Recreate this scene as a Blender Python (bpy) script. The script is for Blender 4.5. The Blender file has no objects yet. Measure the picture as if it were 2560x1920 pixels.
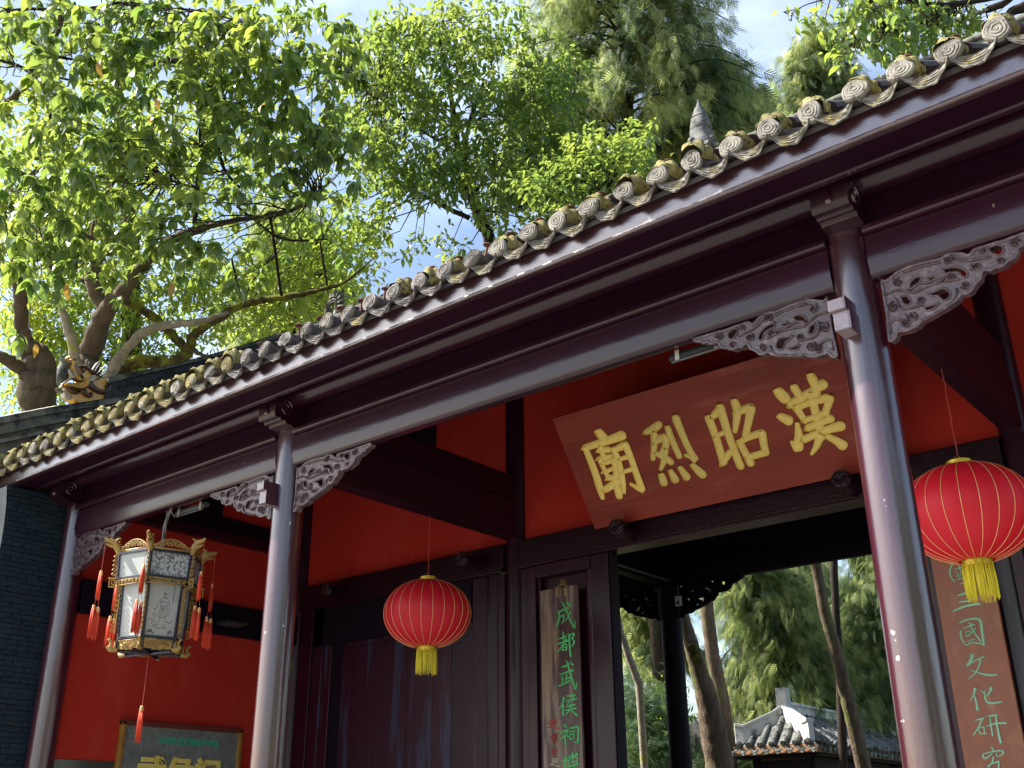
import bpy, math, random
import numpy as np
from mathutils import Vector, Matrix
from mathutils.geometry import tessellate_polygon

random.seed(7)
rng = np.random.default_rng(7)
S = bpy.context.scene
COL = S.collection
rad = math.radians

# ------------------------------------------------------------------ camera
R_ = np.array([0.77312, 0.63421, -0.00760]); U_ = np.array([0.256, -0.299, 0.919]); F_ = np.array([-0.583, 0.711, 0.394])
def _rot(yaw, pitch, roll):
    F = np.array([-math.sin(yaw)*math.cos(pitch), math.cos(yaw)*math.cos(pitch), math.sin(pitch)])
    R0 = np.array([math.cos(yaw), math.sin(yaw), 0.]); U0 = np.cross(R0, F)
    return math.cos(roll)*R0+math.sin(roll)*U0, -math.sin(roll)*R0+math.cos(roll)*U0, F
R_, U_, F_ = _rot(rad(39.36566), rad(23.17598), rad(-0.47382))
FPX = 2627.98
CAM = np.array([0., 0., 1.6])
cd = bpy.data.cameras.new('camera'); cam = bpy.data.objects.new('camera', cd); COL.objects.link(cam)
cd.sensor_width = 36.0; cd.lens = 36.0*FPX/2560.0; cd.clip_start = 0.05; cd.clip_end = 1500
cam.matrix_world = Matrix(((R_[0], U_[0], -F_[0], 0), (R_[1], U_[1], -F_[1], 0), (R_[2], U_[2], -F_[2], 1.6), (0, 0, 0, 1)))
S.camera = cam

# ------------------------------------------------------------------ sky, sun, exposure
SUN_AZ, SUN_EL = 55.0, 45.0          # azimuth to the left of the facade normal, elevation
sd = np.array([-math.sin(rad(SUN_AZ))*math.cos(rad(SUN_EL)), -math.cos(rad(SUN_AZ))*math.cos(rad(SUN_EL)), math.sin(rad(SUN_EL))])
W = bpy.data.worlds.new('World'); S.world = W; W.use_nodes = True
nt = W.node_tree; nt.nodes.clear()
def N(t, kind, **kw):
    n = t.nodes.new(kind)
    for k, v in kw.items():
        if k == 'inp':
            for a, b in v.items(): n.inputs[a].default_value = b
        else: setattr(n, k, v)
    return n
sky = N(nt, 'ShaderNodeTexSky', sky_type='NISHITA', sun_disc=False, sun_elevation=rad(SUN_EL), sun_rotation=math.atan2(sd[0], sd[1]), air_density=1.2, dust_density=2.0, ozone_density=1.5)
tc = N(nt, 'ShaderNodeTexCoord'); mp = N(nt, 'ShaderNodeMapping', inp={'Scale': (1.0, 1.0, 2.2), 'Location': (0.35, 0.2, 0.1)})
no = N(nt, 'ShaderNodeTexNoise', inp={'Scale': 1.9, 'Detail': 9.0, 'Roughness': 0.58, 'Distortion': 0.25})
rp = N(nt, 'ShaderNodeValToRGB'); rp.color_ramp.elements[0].position = 0.49; rp.color_ramp.elements[1].position = 0.78
mx = N(nt, 'ShaderNodeMix', data_type='RGBA'); cl_ = N(nt, 'ShaderNodeMix', data_type='RGBA', blend_type='ADD', inp={0: 1.0}); cl_.inputs[7].default_value = (3.6, 3.8, 4.0, 1)
bg = N(nt, 'ShaderNodeBackground', inp={'Strength': 0.098}); wo = N(nt, 'ShaderNodeOutputWorld')
L = nt.links.new
L(tc.outputs['Generated'], mp.inputs[0]); L(mp.outputs[0], no.inputs[0]); L(no.outputs[0], rp.inputs[0])
L(rp.outputs[0], mx.inputs[0]); L(sky.outputs[0], mx.inputs[6]); L(sky.outputs[0], cl_.inputs[6]); L(cl_.outputs[2], mx.inputs[7]); L(mx.outputs[2], bg.inputs[0]); L(bg.outputs[0], wo.inputs[0])
ld = bpy.data.lights.new('sun', 'SUN'); ld.energy = 5.0; ld.angle = rad(0.5); ld.color = (1.0, 0.95, 0.86)
sun = bpy.data.objects.new('sun', ld); COL.objects.link(sun)
sun.rotation_euler = Vector(-sd).to_track_quat('-Z', 'Y').to_euler()
S.view_settings.view_transform = 'Standard'; S.view_settings.look = 'None'; S.view_settings.gamma = 1.0
S.view_settings.exposure = 1.38; S.view_settings.use_curve_mapping = False
S.render.engine = 'CYCLES'
S.cycles.max_bounces = 8; S.cycles.diffuse_bounces = 4; S.cycles.transparent_max_bounces = 8

# ------------------------------------------------------------------ tracing onto real planes
def ray(x, y): return (x-1280)/FPX*R_-(y-960)/FPX*U_+F_
def onY(x, y, Y): r = ray(x, y); return r*Y/r[1]+CAM
def onX(x, y, X): r = ray(x, y); return r*X/r[0]+CAM
def P(x, y, d): return ray(x, y)*d+CAM

# ------------------------------------------------------------------ materials
def mat(name, col, rough=0.6, spec=0.5, coat=0.0, var=None, vscale=3.0, vstretch=(1, 1, 1), bump=0.0, bscale=30.0, bstretch=(1, 1, 1),
        metal=0.0, col2=None, c2scale=2.0, c2lo=0.5, c2hi=0.6, rvar=0.0, trans=0.0, tcol=None, up=None, bdist=0.01, chips=None, crack=0.0, ior=None, crough=0.1, cior=1.5):
    m = bpy.data.materials.new(name); m.use_nodes = True; t = m.node_tree; t.nodes.clear(); l = t.links.new
    out = N(t, 'ShaderNodeOutputMaterial'); b = N(t, 'ShaderNodeBsdfPrincipled')
    b.inputs['Roughness'].default_value = rough; b.inputs['Specular IOR Level'].default_value = spec
    b.inputs['Metallic'].default_value = metal; b.inputs['Coat Weight'].default_value = coat; b.inputs['Coat Roughness'].default_value = crough; b.inputs['Coat IOR'].default_value = cior
    if ior: b.inputs['IOR'].default_value = ior
    g = N(t, 'ShaderNodeNewGeometry'); oi = N(t, 'ShaderNodeObjectInfo')
    def noise(sc, st, det=5, ro=0.6):
        a = N(t, 'ShaderNodeMapping', inp={'Scale': st}); c = N(t, 'ShaderNodeTexNoise', inp={'Scale': sc, 'Detail': det, 'Roughness': ro})
        l(g.outputs['Position'], a.inputs[0]); l(a.outputs[0], c.inputs[0]); return c
    base = N(t, 'ShaderNodeRGB'); base.outputs[0].default_value = (*col, 1); cur = base.outputs[0]
    def mixin(fac, c2, cur, blend='MIX'):
        x = N(t, 'ShaderNodeMix', data_type='RGBA', blend_type=blend); l(fac, x.inputs[0]); l(cur, x.inputs[6])
        if isinstance(c2, tuple): x.inputs[7].default_value = (*c2, 1)
        else: l(c2, x.inputs[7])
        return x.outputs[2]
    if var:
        n1 = noise(vscale, vstretch); r1 = N(t, 'ShaderNodeMapRange', inp={1: 0.3, 2: 0.7}); l(n1.outputs[0], r1.inputs[0]); cur = mixin(r1.outputs[0], var, cur)
    if col2:
        n2 = noise(c2scale, vstretch, 8, 0.65); r2 = N(t, 'ShaderNodeMapRange', inp={1: c2lo, 2: c2hi}); l(n2.outputs[0], r2.inputs[0]); cur = mixin(r2.outputs[0], col2, cur)
    if up:                                     # lichen and moss grow on faces that look upward
        sx = N(t, 'ShaderNodeSeparateXYZ'); l(g.outputs['Normal'], sx.inputs[0]); n3 = noise(up[1], (1, 1, 1), 6)
        ad = N(t, 'ShaderNodeMath', operation='ADD'); l(sx.outputs[2], ad.inputs[0]); l(n3.outputs[0], ad.inputs[1])
        r3 = N(t, 'ShaderNodeMapRange', inp={1: up[2], 2: up[2]+0.25}); l(ad.outputs[0], r3.inputs[0]); cur = mixin(r3.outputs[0], up[0], cur)
    if chips:                                  # small flakes where the paint has come off
        n7 = noise(chips[1], (1, 1, .7), 3, .5); r7 = N(t, 'ShaderNodeMapRange', inp={1: chips[2], 2: chips[2]+.012}); l(n7.outputs[0], r7.inputs[0]); cur = mixin(r7.outputs[0], chips[0], cur)
    hs = N(t, 'ShaderNodeHueSaturation'); rr = N(t, 'ShaderNodeMapRange', inp={3: 0.82, 4: 1.18}); l(oi.outputs['Random'], rr.inputs[0]); l(rr.outputs[0], hs.inputs['Value']); l(cur, hs.inputs['Color']); cur = hs.outputs[0]
    l(cur, b.inputs['Base Color'])
    if rvar:
        n4 = noise(vscale*2.3, vstretch); r4 = N(t, 'ShaderNodeMapRange', inp={1: 0.3, 2: 0.7, 3: rough-rvar, 4: rough+rvar}); l(n4.outputs[0], r4.inputs[0]); l(r4.outputs[0], b.inputs['Roughness'])
    if bump:
        n5 = noise(bscale, bstretch, 6, 0.65); bp = N(t, 'ShaderNodeBump', inp={'Strength': min(1.0, bump), 'Distance': bdist}); h = n5.outputs[0]
        if crack:
            a = N(t, 'ShaderNodeMapping', inp={'Scale': (1, 1, 0.35)}); v = N(t, 'ShaderNodeTexVoronoi', feature='DISTANCE_TO_EDGE', inp={'Scale': crack}); nn = noise(4, (1, 1, 1))
            ms = N(t, 'ShaderNodeMix', data_type='RGBA', inp={0: 0.12}); l(g.outputs['Position'], ms.inputs[6]); l(nn.outputs['Color'], ms.inputs[7]); l(ms.outputs[2], a.inputs[0]); l(a.outputs[0], v.inputs['Vector'])
            mr = N(t, 'ShaderNodeMapRange', inp={1: 0.0, 2: 0.02, 3: -0.8, 4: 0.0}); l(v.outputs['Distance'], mr.inputs[0]); am = N(t, 'ShaderNodeMath', operation='ADD'); l(h, am.inputs[0]); l(mr.outputs[0], am.inputs[1]); h = am.outputs[0]
        l(h, bp.inputs['Height']); l(bp.outputs[0], b.inputs['Normal'])
        if coat: l(bp.outputs[0], b.inputs['Coat Normal'])
    sh = b.outputs[0]
    if trans:
        tr = N(t, 'ShaderNodeBsdfTranslucent'); tr.inputs[0].default_value = (*tcol, 1); hs2 = N(t, 'ShaderNodeMix', data_type='RGBA', blend_type='MULTIPLY', inp={0: 0.6}); hs2.inputs[6].default_value = (*tcol, 1)
        n6 = noise(0.9, (1, 1, 1)); r6 = N(t, 'ShaderNodeValToRGB'); r6.color_ramp.elements[0].color = (0.35, 0.55, 0.5, 1); r6.color_ramp.elements[1].color = (1.5, 1.25, 1.0, 1); r6.color_ramp.elements[0].position = .35; r6.color_ramp.elements[1].position = .65
        l(n6.outputs[0], r6.inputs[0]); l(r6.outputs[0], hs2.inputs[7]); l(hs2.outputs[2], tr.inputs[0])
        ms = N(t, 'ShaderNodeMixShader', inp={0: trans}); l(sh, ms.inputs[1]); l(tr.outputs[0], ms.inputs[2]); sh = ms.outputs[0]
    l(sh, out.inputs[0]); return m

M = {}
M['lacquer'] = mat('maroon_lacquer', (0.060, 0.006, 0.016), 0.36, 0.5, 1.0, var=(0.036, 0.004, 0.014), vscale=2.0, vstretch=(1, 1, 0.3), col2=(0.085, 0.018, 0.016), c2scale=5, c2lo=0.66, c2hi=0.74, bump=0.30, bscale=13, bstretch=(1, 1, 0.3), crough=0.15, cior=1.8, ior=1.6, chips=((.42, .36, .33), 13, .745))
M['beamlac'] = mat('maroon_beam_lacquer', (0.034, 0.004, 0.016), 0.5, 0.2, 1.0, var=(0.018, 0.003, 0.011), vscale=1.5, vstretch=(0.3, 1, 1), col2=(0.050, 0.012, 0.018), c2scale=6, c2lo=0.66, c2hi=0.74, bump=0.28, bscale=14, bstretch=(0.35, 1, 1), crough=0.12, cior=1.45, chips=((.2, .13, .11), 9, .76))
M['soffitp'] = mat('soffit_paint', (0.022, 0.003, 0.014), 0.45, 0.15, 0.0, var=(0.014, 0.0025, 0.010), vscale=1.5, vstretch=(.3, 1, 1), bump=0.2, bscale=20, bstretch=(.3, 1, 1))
M['greyboard'] = mat('bleached_grey_board', (0.085, 0.09, 0.105), 0.6, 0.3, var=(0.05, 0.05, 0.06), vscale=6, vstretch=(3, 3, .3), bump=.4, bscale=40, bstretch=(2, 2, .2))
M['fascia'] = mat('maroon_fascia_paint', (0.040, 0.004, 0.010), 0.4, 0.5, 1.0, var=(0.028, 0.003, 0.008), vscale=1.2, vstretch=(0.3, 1, 1), bump=0.16, bscale=40, bstretch=(0.25, 1, 2.2), rvar=0.05, crough=0.12, cior=2.3)
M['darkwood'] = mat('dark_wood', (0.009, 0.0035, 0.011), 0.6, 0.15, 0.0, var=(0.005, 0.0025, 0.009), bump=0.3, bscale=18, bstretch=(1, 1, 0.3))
M['inlac'] = mat('porch_maroon_paint', (0.030, 0.0035, 0.014), 0.38, 0.3, 0.25, var=(0.016, 0.0025, 0.010), vscale=2.5, vstretch=(2, 2, 0.3), bump=0.25, bscale=24, bstretch=(1.5, 1.5, 0.25), crough=0.25)
M['crosslac'] = mat('cross_beam_paint', (0.030, 0.003, 0.010), 0.5, 0.2, 0.0, var=(0.016, 0.002, 0.008), vscale=2.0, vstretch=(1, 0.3, 1), bump=0.25, bscale=20, bstretch=(1, .3, 1))
M['doorwood'] = mat('door_planks_paint', (0.034, 0.004, 0.016), 0.38, 0.3, 0.2, var=(0.018, 0.003, 0.012), vscale=2.5, vstretch=(3, 3, 0.25), col2=(0.030, 0.030, 0.060), c2scale=1.1, c2lo=0.56, c2hi=0.60, bump=0.3, bscale=30, bstretch=(2, 2, 0.2), crough=0.25)
M['carved'] = mat('carved_bracket_paint', (0.105, 0.055, 0.068), 0.36, 0.5, 0.6, var=(0.05, 0.022, 0.03), vscale=14, col2=(0.21, 0.155, 0.165), c2scale=18, c2lo=0.52, c2hi=0.68, bump=0.6, bscale=70, crough=0.18, cior=1.75)
M['redwall'] = mat('red_limewash', (0.48, 0.032, 0.020), 0.85, 0.2, var=(0.43, 0.024, 0.014), vscale=0.7, vstretch=(1, 1, .5), col2=(0.52, 0.06, 0.038), c2scale=2.6, c2lo=0.52, c2hi=0.8, bump=0.3, bscale=7, chips=((.42, .16, .11), 17, .765))
M['lintelpaint'] = mat('flaking_lintel_paint', (0.022, 0.003, 0.010), 0.4, 0.3, 0.2, var=(0.012, 0.002, 0.008), vscale=5, col2=(0.30, 0.20, 0.14), c2scale=11, c2lo=0.745, c2hi=0.76, bump=0.5, bscale=30, crough=.25)
M['plaque'] = mat('plaque_wood', (0.31, 0.040, 0.016), 0.5, 0.3, 0.10, var=(0.19, 0.020, 0.008), vscale=1.1, vstretch=(0.35, 2.2, 2.2), col2=(0.33, 0.085, 0.050), c2scale=1.7, c2lo=.54, c2hi=.70, bump=0.5, bscale=30, bstretch=(0.2, 2, 2), crough=.35, chips=((.55, .3, .2), 15, .765))
M['gold'] = mat('gold_leaf_paint', (0.98, 0.80, 0.22), 0.38, 0.6, 0.1, var=(0.92, 0.66, 0.12), vscale=9, vstretch=(3, 1, 1), col2=(0.36, 0.22, 0.04), c2scale=18, c2lo=.64, c2hi=.72, bump=0.6, bscale=60)
M['ochre'] = mat('gilt_carving_paint', (0.46, 0.30, 0.09), 0.5, 0.5, var=(0.34, 0.2, 0.05), vscale=30, bump=0.3, bscale=90)
M['green'] = mat('green_lettering', (0.07, 0.50, 0.15), 0.55, 0.4, var=(0.14, 0.58, 0.20), vscale=12)
M['mint'] = mat('mint_lettering', (0.34, 0.68, 0.50), 0.55, 0.4, var=(0.28, 0.60, 0.36), vscale=3)
M['redink'] = mat('red_lettering', (0.45, 0.05, 0.03), 0.6, 0.3)
M['whiteink'] = mat('white_lettering', (0.62, 0.55, 0.42), 0.6, 0.3)
M['board'] = mat('worn_couplet_board', (0.055, 0.016, 0.016), 0.42, 0.6, 0.3, var=(0.035, 0.012, 0.016), vscale=6, vstretch=(3, 3, 0.3), col2=(0.22, 0.145, 0.10), c2scale=1.7, c2lo=0.47, c2hi=0.55, bump=0.3, bscale=60, bstretch=(2, 2, 0.15), crough=.3)
M['board2'] = mat('brown_couplet_board', (0.32, 0.10, 0.045), 0.45, 0.4, 0.2, var=(0.20, 0.065, 0.035), vscale=3, vstretch=(2, 2, 1), col2=(0.38, 0.16, 0.07), c2scale=3, c2lo=.5, c2hi=.7, bump=0.15, bscale=30, crough=.3)
M['lsilk'] = mat('red_lantern_silk', (0.84, 0.020, 0.045), 0.5, 0.5, var=(0.74, 0.014, 0.03), vscale=2, bump=0.2, bscale=26, trans=0.28, tcol=(0.95, 0.04, 0.05))
M['ribgold'] = mat('gold_rib_line', (0.85, 0.5, 0.22), 0.35, 0.8, metal=0.2)
M['capgold'] = mat('gold_foil', (0.78, 0.58, 0.06), 0.25, 0.8, metal=0.6, bump=0.5, bscale=60, var=(0.6, 0.4, 0.03), vscale=30)
M['fringe'] = mat('yellow_fringe', (0.95, 0.82, 0.05), 0.6, 0.4)
M['tassel'] = mat('orange_red_tassel', (0.72, 0.075, 0.03), 0.6, 0.3)
M['tknot'] = mat('tassel_knot', (0.85, 0.45, 0.18), 0.5, 0.3)
M['lframe'] = mat('black_blue_lantern_frame', (0.008, 0.009, 0.03), 0.25, 0.7, 0.4)
M['paper'] = mat('lantern_glass_paper', (0.62, 0.66, 0.62), 0.25, 0.6, 0.3, var=(0.52, 0.55, 0.52), vscale=7, col2=(0.30, 0.31, 0.31), c2scale=22, c2lo=0.68, c2hi=0.74, trans=0.25, tcol=(0.7, 0.7, 0.62))
M['paperdark'] = mat('lantern_glass_calligraphy', (0.36, 0.38, 0.38), 0.3, 0.6, 0.3, var=(0.5, 0.52, 0.5), vscale=4, col2=(0.09, 0.09, 0.10), c2scale=34, c2lo=0.48, c2hi=0.56)
M['ink'] = mat('grey_ink_line', (0.16, 0.16, 0.15), 0.6, 0.3)
M['brick'] = mat('dark_teal_brick', (0.008, 0.021, 0.032), 0.5, 0.3, 0.0, var=(0.013, 0.030, 0.043), vscale=5, col2=(0.12, 0.13, 0.135), c2scale=18, c2lo=0.69, c2hi=0.75, bump=0.9, bscale=34, bdist=.02)
M['mortar'] = mat('dark_mortar', (0.003, 0.009, 0.013), 0.7, 0.2, bump=0.6, bscale=40)
M['greybrick'] = mat('sunlit_front_tone', (0.30, 0.30, 0.29), 0.8, 0.3, var=(0.2, 0.2, 0.2), bump=0.5, bscale=20)  # light grey puts the sun on the brick wall's front into the colour
M['tile'] = mat('grey_clay_tile', (0.20, 0.185, 0.16), 0.8, 0.2, var=(0.29, 0.275, 0.24), vscale=10, col2=(0.085, 0.075, 0.06), c2scale=26, c2lo=0.53, c2hi=0.63, bump=1.0, bscale=70, up=((0.26, 0.20, 0.045), 9, 1.05))
M['tilemoss'] = mat('lichen_covered_tile', (0.29, 0.235, 0.085), 0.85, 0.2, var=(0.20, 0.175, 0.11), vscale=17, col2=(0.30, 0.29, 0.27), c2scale=9, c2lo=0.54, c2hi=0.60, bump=0.8, bscale=90)
M['tilebrown'] = mat('brown_weathered_tile', (0.115, 0.10, 0.095), 0.75, 0.3, var=(0.24, 0.22, 0.20), vscale=16, col2=(0.05, 0.042, 0.045), c2scale=9, c2lo=0.52, c2hi=0.62, bump=0.8, bscale=90)
M['greenstone'] = mat('pale_green_engraving', (0.04, 0.42, 0.24), 0.6, 0.3)
M['tiledark'] = mat('dark_barrel_tile', (0.060, 0.050, 0.055), 0.8, 0.3, var=(0.10, 0.085, 0.08), vscale=12, bump=0.6, bscale=60)
M['moss'] = mat('yellow_green_moss', (0.28, 0.245, 0.10), 0.95, 0.1, var=(0.38, 0.34, 0.16), vscale=30, col2=(0.10, 0.085, 0.045), c2scale=28, c2lo=0.53, c2hi=0.6, bump=1.0, bscale=110, bdist=.02)
M['rust'] = mat('rusty_iron', (0.16, 0.05, 0.025), 0.7, 0.4, var=(0.08, 0.035, 0.03), vscale=30, bump=0.5, bscale=80)
M['coping'] = mat('weathered_grey_coping', (0.085, 0.09, 0.08), 0.85, 0.2, var=(0.21, 0.205, 0.17), vscale=5, vstretch=(1, 1, 1), col2=(0.03, 0.035, 0.035), c2scale=4, c2lo=0.5, c2hi=0.62, bump=0.7, bscale=40, up=((0.24, 0.20, 0.06), 6, 1.25))
M['darkrelief'] = mat('dark_ridge_relief', (0.018, 0.026, 0.030), 0.6, 0.4, var=(0.035, 0.045, 0.042), vscale=8, bump=0.8, bscale=22, up=((0.12, 0.11, 0.03), 8, 1.2))
M['yglaze'] = mat('yellow_glaze', (0.66, 0.38, 0.035), 0.3, 0.7, 0.5, var=(0.56, 0.28, 0.03), vscale=8, col2=(0.18, 0.09, 0.02), c2scale=9, c2lo=.62, c2hi=.7, bump=0.3, bscale=30)
M['bglaze'] = mat('brown_glaze', (0.075, 0.025, 0.016), 0.3, 0.7, 0.5, var=(0.04, 0.014, 0.012), vscale=14, bump=0.3, bscale=50)
M['palestone'] = mat('pale_stucco', (0.50, 0.47, 0.40), 0.7, 0.3, var=(0.36, 0.33, 0.27), vscale=9, bump=0.5, bscale=40)
M['greystone'] = mat('grey_carved_stone', (0.12, 0.125, 0.12), 0.8, 0.3, var=(0.20, 0.20, 0.185), vscale=9, col2=(0.05, 0.055, 0.055), c2scale=8, c2lo=.5, c2hi=.6, bump=0.8, bscale=40)
M['coilstone'] = mat('patinated_fish_ornament', (0.022, 0.026, 0.028), 0.6, 0.4, var=(0.15, 0.14, 0.10), vscale=22, bump=0.6, bscale=40)
M['metal'] = mat('worn_aluminium', (0.10, 0.10, 0.10), 0.5, 0.5, metal=0.3)
M['darkmetal'] = mat('black_metal', (0.02, 0.02, 0.025), 0.4, 0.6)
M['whiteplastic'] = mat('white_plastic', (0.6, 0.6, 0.58), 0.4, 0.5)
M['rope'] = mat('grey_rope', (0.20, 0.18, 0.16), 0.8, 0.2)
M['redwire'] = mat('red_wire', (0.5, 0.10, 0.07), 0.5, 0.4)
M['token'] = mat('pale_tenon', (0.36, 0.29, 0.32), 0.32, 0.8, 0.5, var=(0.28, 0.20, 0.23), vscale=20, bump=0.3, bscale=40)  # pale tone of the tenon fronts
M['tokenside'] = M['lacquer']
M['stone'] = mat('grey_stone_slab', (0.22, 0.235, 0.225), 0.55, 0.5, 0.2, var=(0.12, 0.13, 0.125), vscale=6, col2=(0.07, 0.08, 0.08), c2scale=26, c2lo=0.55, c2hi=0.68, bump=0.4, bscale=60)
M['dado'] = mat('dark_polished_dado', (0.03, 0.028, 0.024), 0.2, 0.7, 0.5, var=(0.06, 0.055, 0.04), vscale=3)
M['framegold'] = mat('ochre_wood_frame', (0.40, 0.20, 0.03), 0.45, 0.5, 0.2, var=(0.3, 0.14, 0.02), vscale=8, bump=.2, bscale=50)
M['framered'] = mat('red_brown_wood_frame', (0.12, 0.02, 0.012), 0.5, 0.5)
M['pave'] = mat('stone_paving', (0.19, 0.18, 0.16), 0.8, 0.3, var=(0.15, 0.14, 0.13), vscale=0.7, bump=0.3, bscale=8)
M['soil'] = mat('garden_soil_and_grass', (0.045, 0.06, 0.02), 0.95, 0.1, var=(0.08, 0.06, 0.035), vscale=1.2, bump=0.6, bscale=9)
M['bark'] = mat('brown_bark', (0.10, 0.068, 0.045), 0.9, 0.2, var=(0.19, 0.15, 0.105), vscale=7, vstretch=(1, 1, 0.25), col2=(0.11, 0.125, 0.03), c2scale=2.4, c2lo=0.56, c2hi=0.66, bump=1.0, bscale=16, bstretch=(1, 1, 0.2), bdist=.05)
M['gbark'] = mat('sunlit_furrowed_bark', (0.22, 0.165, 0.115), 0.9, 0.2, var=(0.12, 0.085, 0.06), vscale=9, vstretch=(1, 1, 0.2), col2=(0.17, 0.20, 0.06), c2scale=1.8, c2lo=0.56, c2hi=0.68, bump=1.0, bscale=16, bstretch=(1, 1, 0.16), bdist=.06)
M['darkbark'] = mat('dark_bark', (0.028, 0.021, 0.018), 0.9, 0.2, var=(0.05, 0.04, 0.03), vscale=9, bump=0.9, bscale=30)
M['palebark'] = mat('pale_lichen_bark', (0.40, 0.36, 0.28), 0.85, 0.2, var=(0.22, 0.19, 0.14), vscale=9, col2=(0.30, 0.33, 0.04), c2scale=2.0, c2lo=0.54, c2hi=0.62, bump=0.8, bscale=22, bdist=.03)
M['mossbark'] = mat('mossy_bark', (0.10, 0.085, 0.03), 0.95, 0.1, var=(0.05, 0.04, 0.025), vscale=6, col2=(0.20, 0.20, 0.03), c2scale=4, c2lo=0.48, c2hi=0.58, bump=1.0, bscale=30)
M['leafA'] = mat('large_green_leaf', (0.095, 0.165, 0.036), 0.30, 0.6, 0.0, var=(0.06, 0.12, 0.034), vscale=1.5, trans=0.40, tcol=(0.44, 0.59, 0.11), bump=0.5, bscale=26)
M['leafB'] = mat('young_yellow_green_leaf', (0.12, 0.18, 0.035), 0.42, 0.5, var=(0.08, 0.14, 0.03), vscale=1.0, trans=0.50, tcol=(0.58, 0.72, 0.10))
M['leafC'] = mat('glossy_mid_green_leaf', (0.075, 0.135, 0.034), 0.34, 0.5, var=(0.045, 0.10, 0.028), vscale=1.0, trans=0.40, tcol=(0.44, 0.59, 0.11))
M['leafY'] = mat('yellowing_leaf', (0.34, 0.20, 0.04), 0.5, 0.4, var=(0.22, 0.10, 0.03), vscale=14, trans=0.35, tcol=(0.7, 0.42, 0.06))
M['conif'] = mat('pale_cypress_spray', (0.190, 0.215, 0.085), 0.6, 0.3, var=(0.13, 0.17, 0.065), vscale=0.9, col2=(0.17, 0.11, 0.06), c2scale=1.6, c2lo=0.62, c2hi=0.7, trans=0.42, tcol=(0.74, 0.84, 0.34))
M['conifd'] = mat('deep_green_cypress_spray', (0.055, 0.095, 0.042), 0.6, 0.3, var=(0.03, 0.06, 0.034), vscale=0.9, trans=0.28, tcol=(0.28, 0.42, 0.14))
M['white'] = mat('white_lime_plaster', (0.62, 0.62, 0.58), 0.8, 0.2, var=(0.42, 0.43, 0.41), vscale=5, col2=(0.14, 0.145, 0.14), c2scale=5, c2lo=0.56, c2hi=0.68, bump=0.3, bscale=20)
M['ptile'] = mat('pavilion_clay_tile', (0.11, 0.115, 0.11), 0.8, 0.3, var=(0.24, 0.24, 0.22), vscale=5, col2=(0.035, 0.04, 0.04), c2scale=8, c2lo=0.5, c2hi=0.6, bump=0.6, bscale=40)
M['orangewood'] = mat('orange_eave_board', (0.30, 0.16, 0.08), 0.7, 0.3, var=(0.2, .1, .05), vscale=6)

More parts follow.
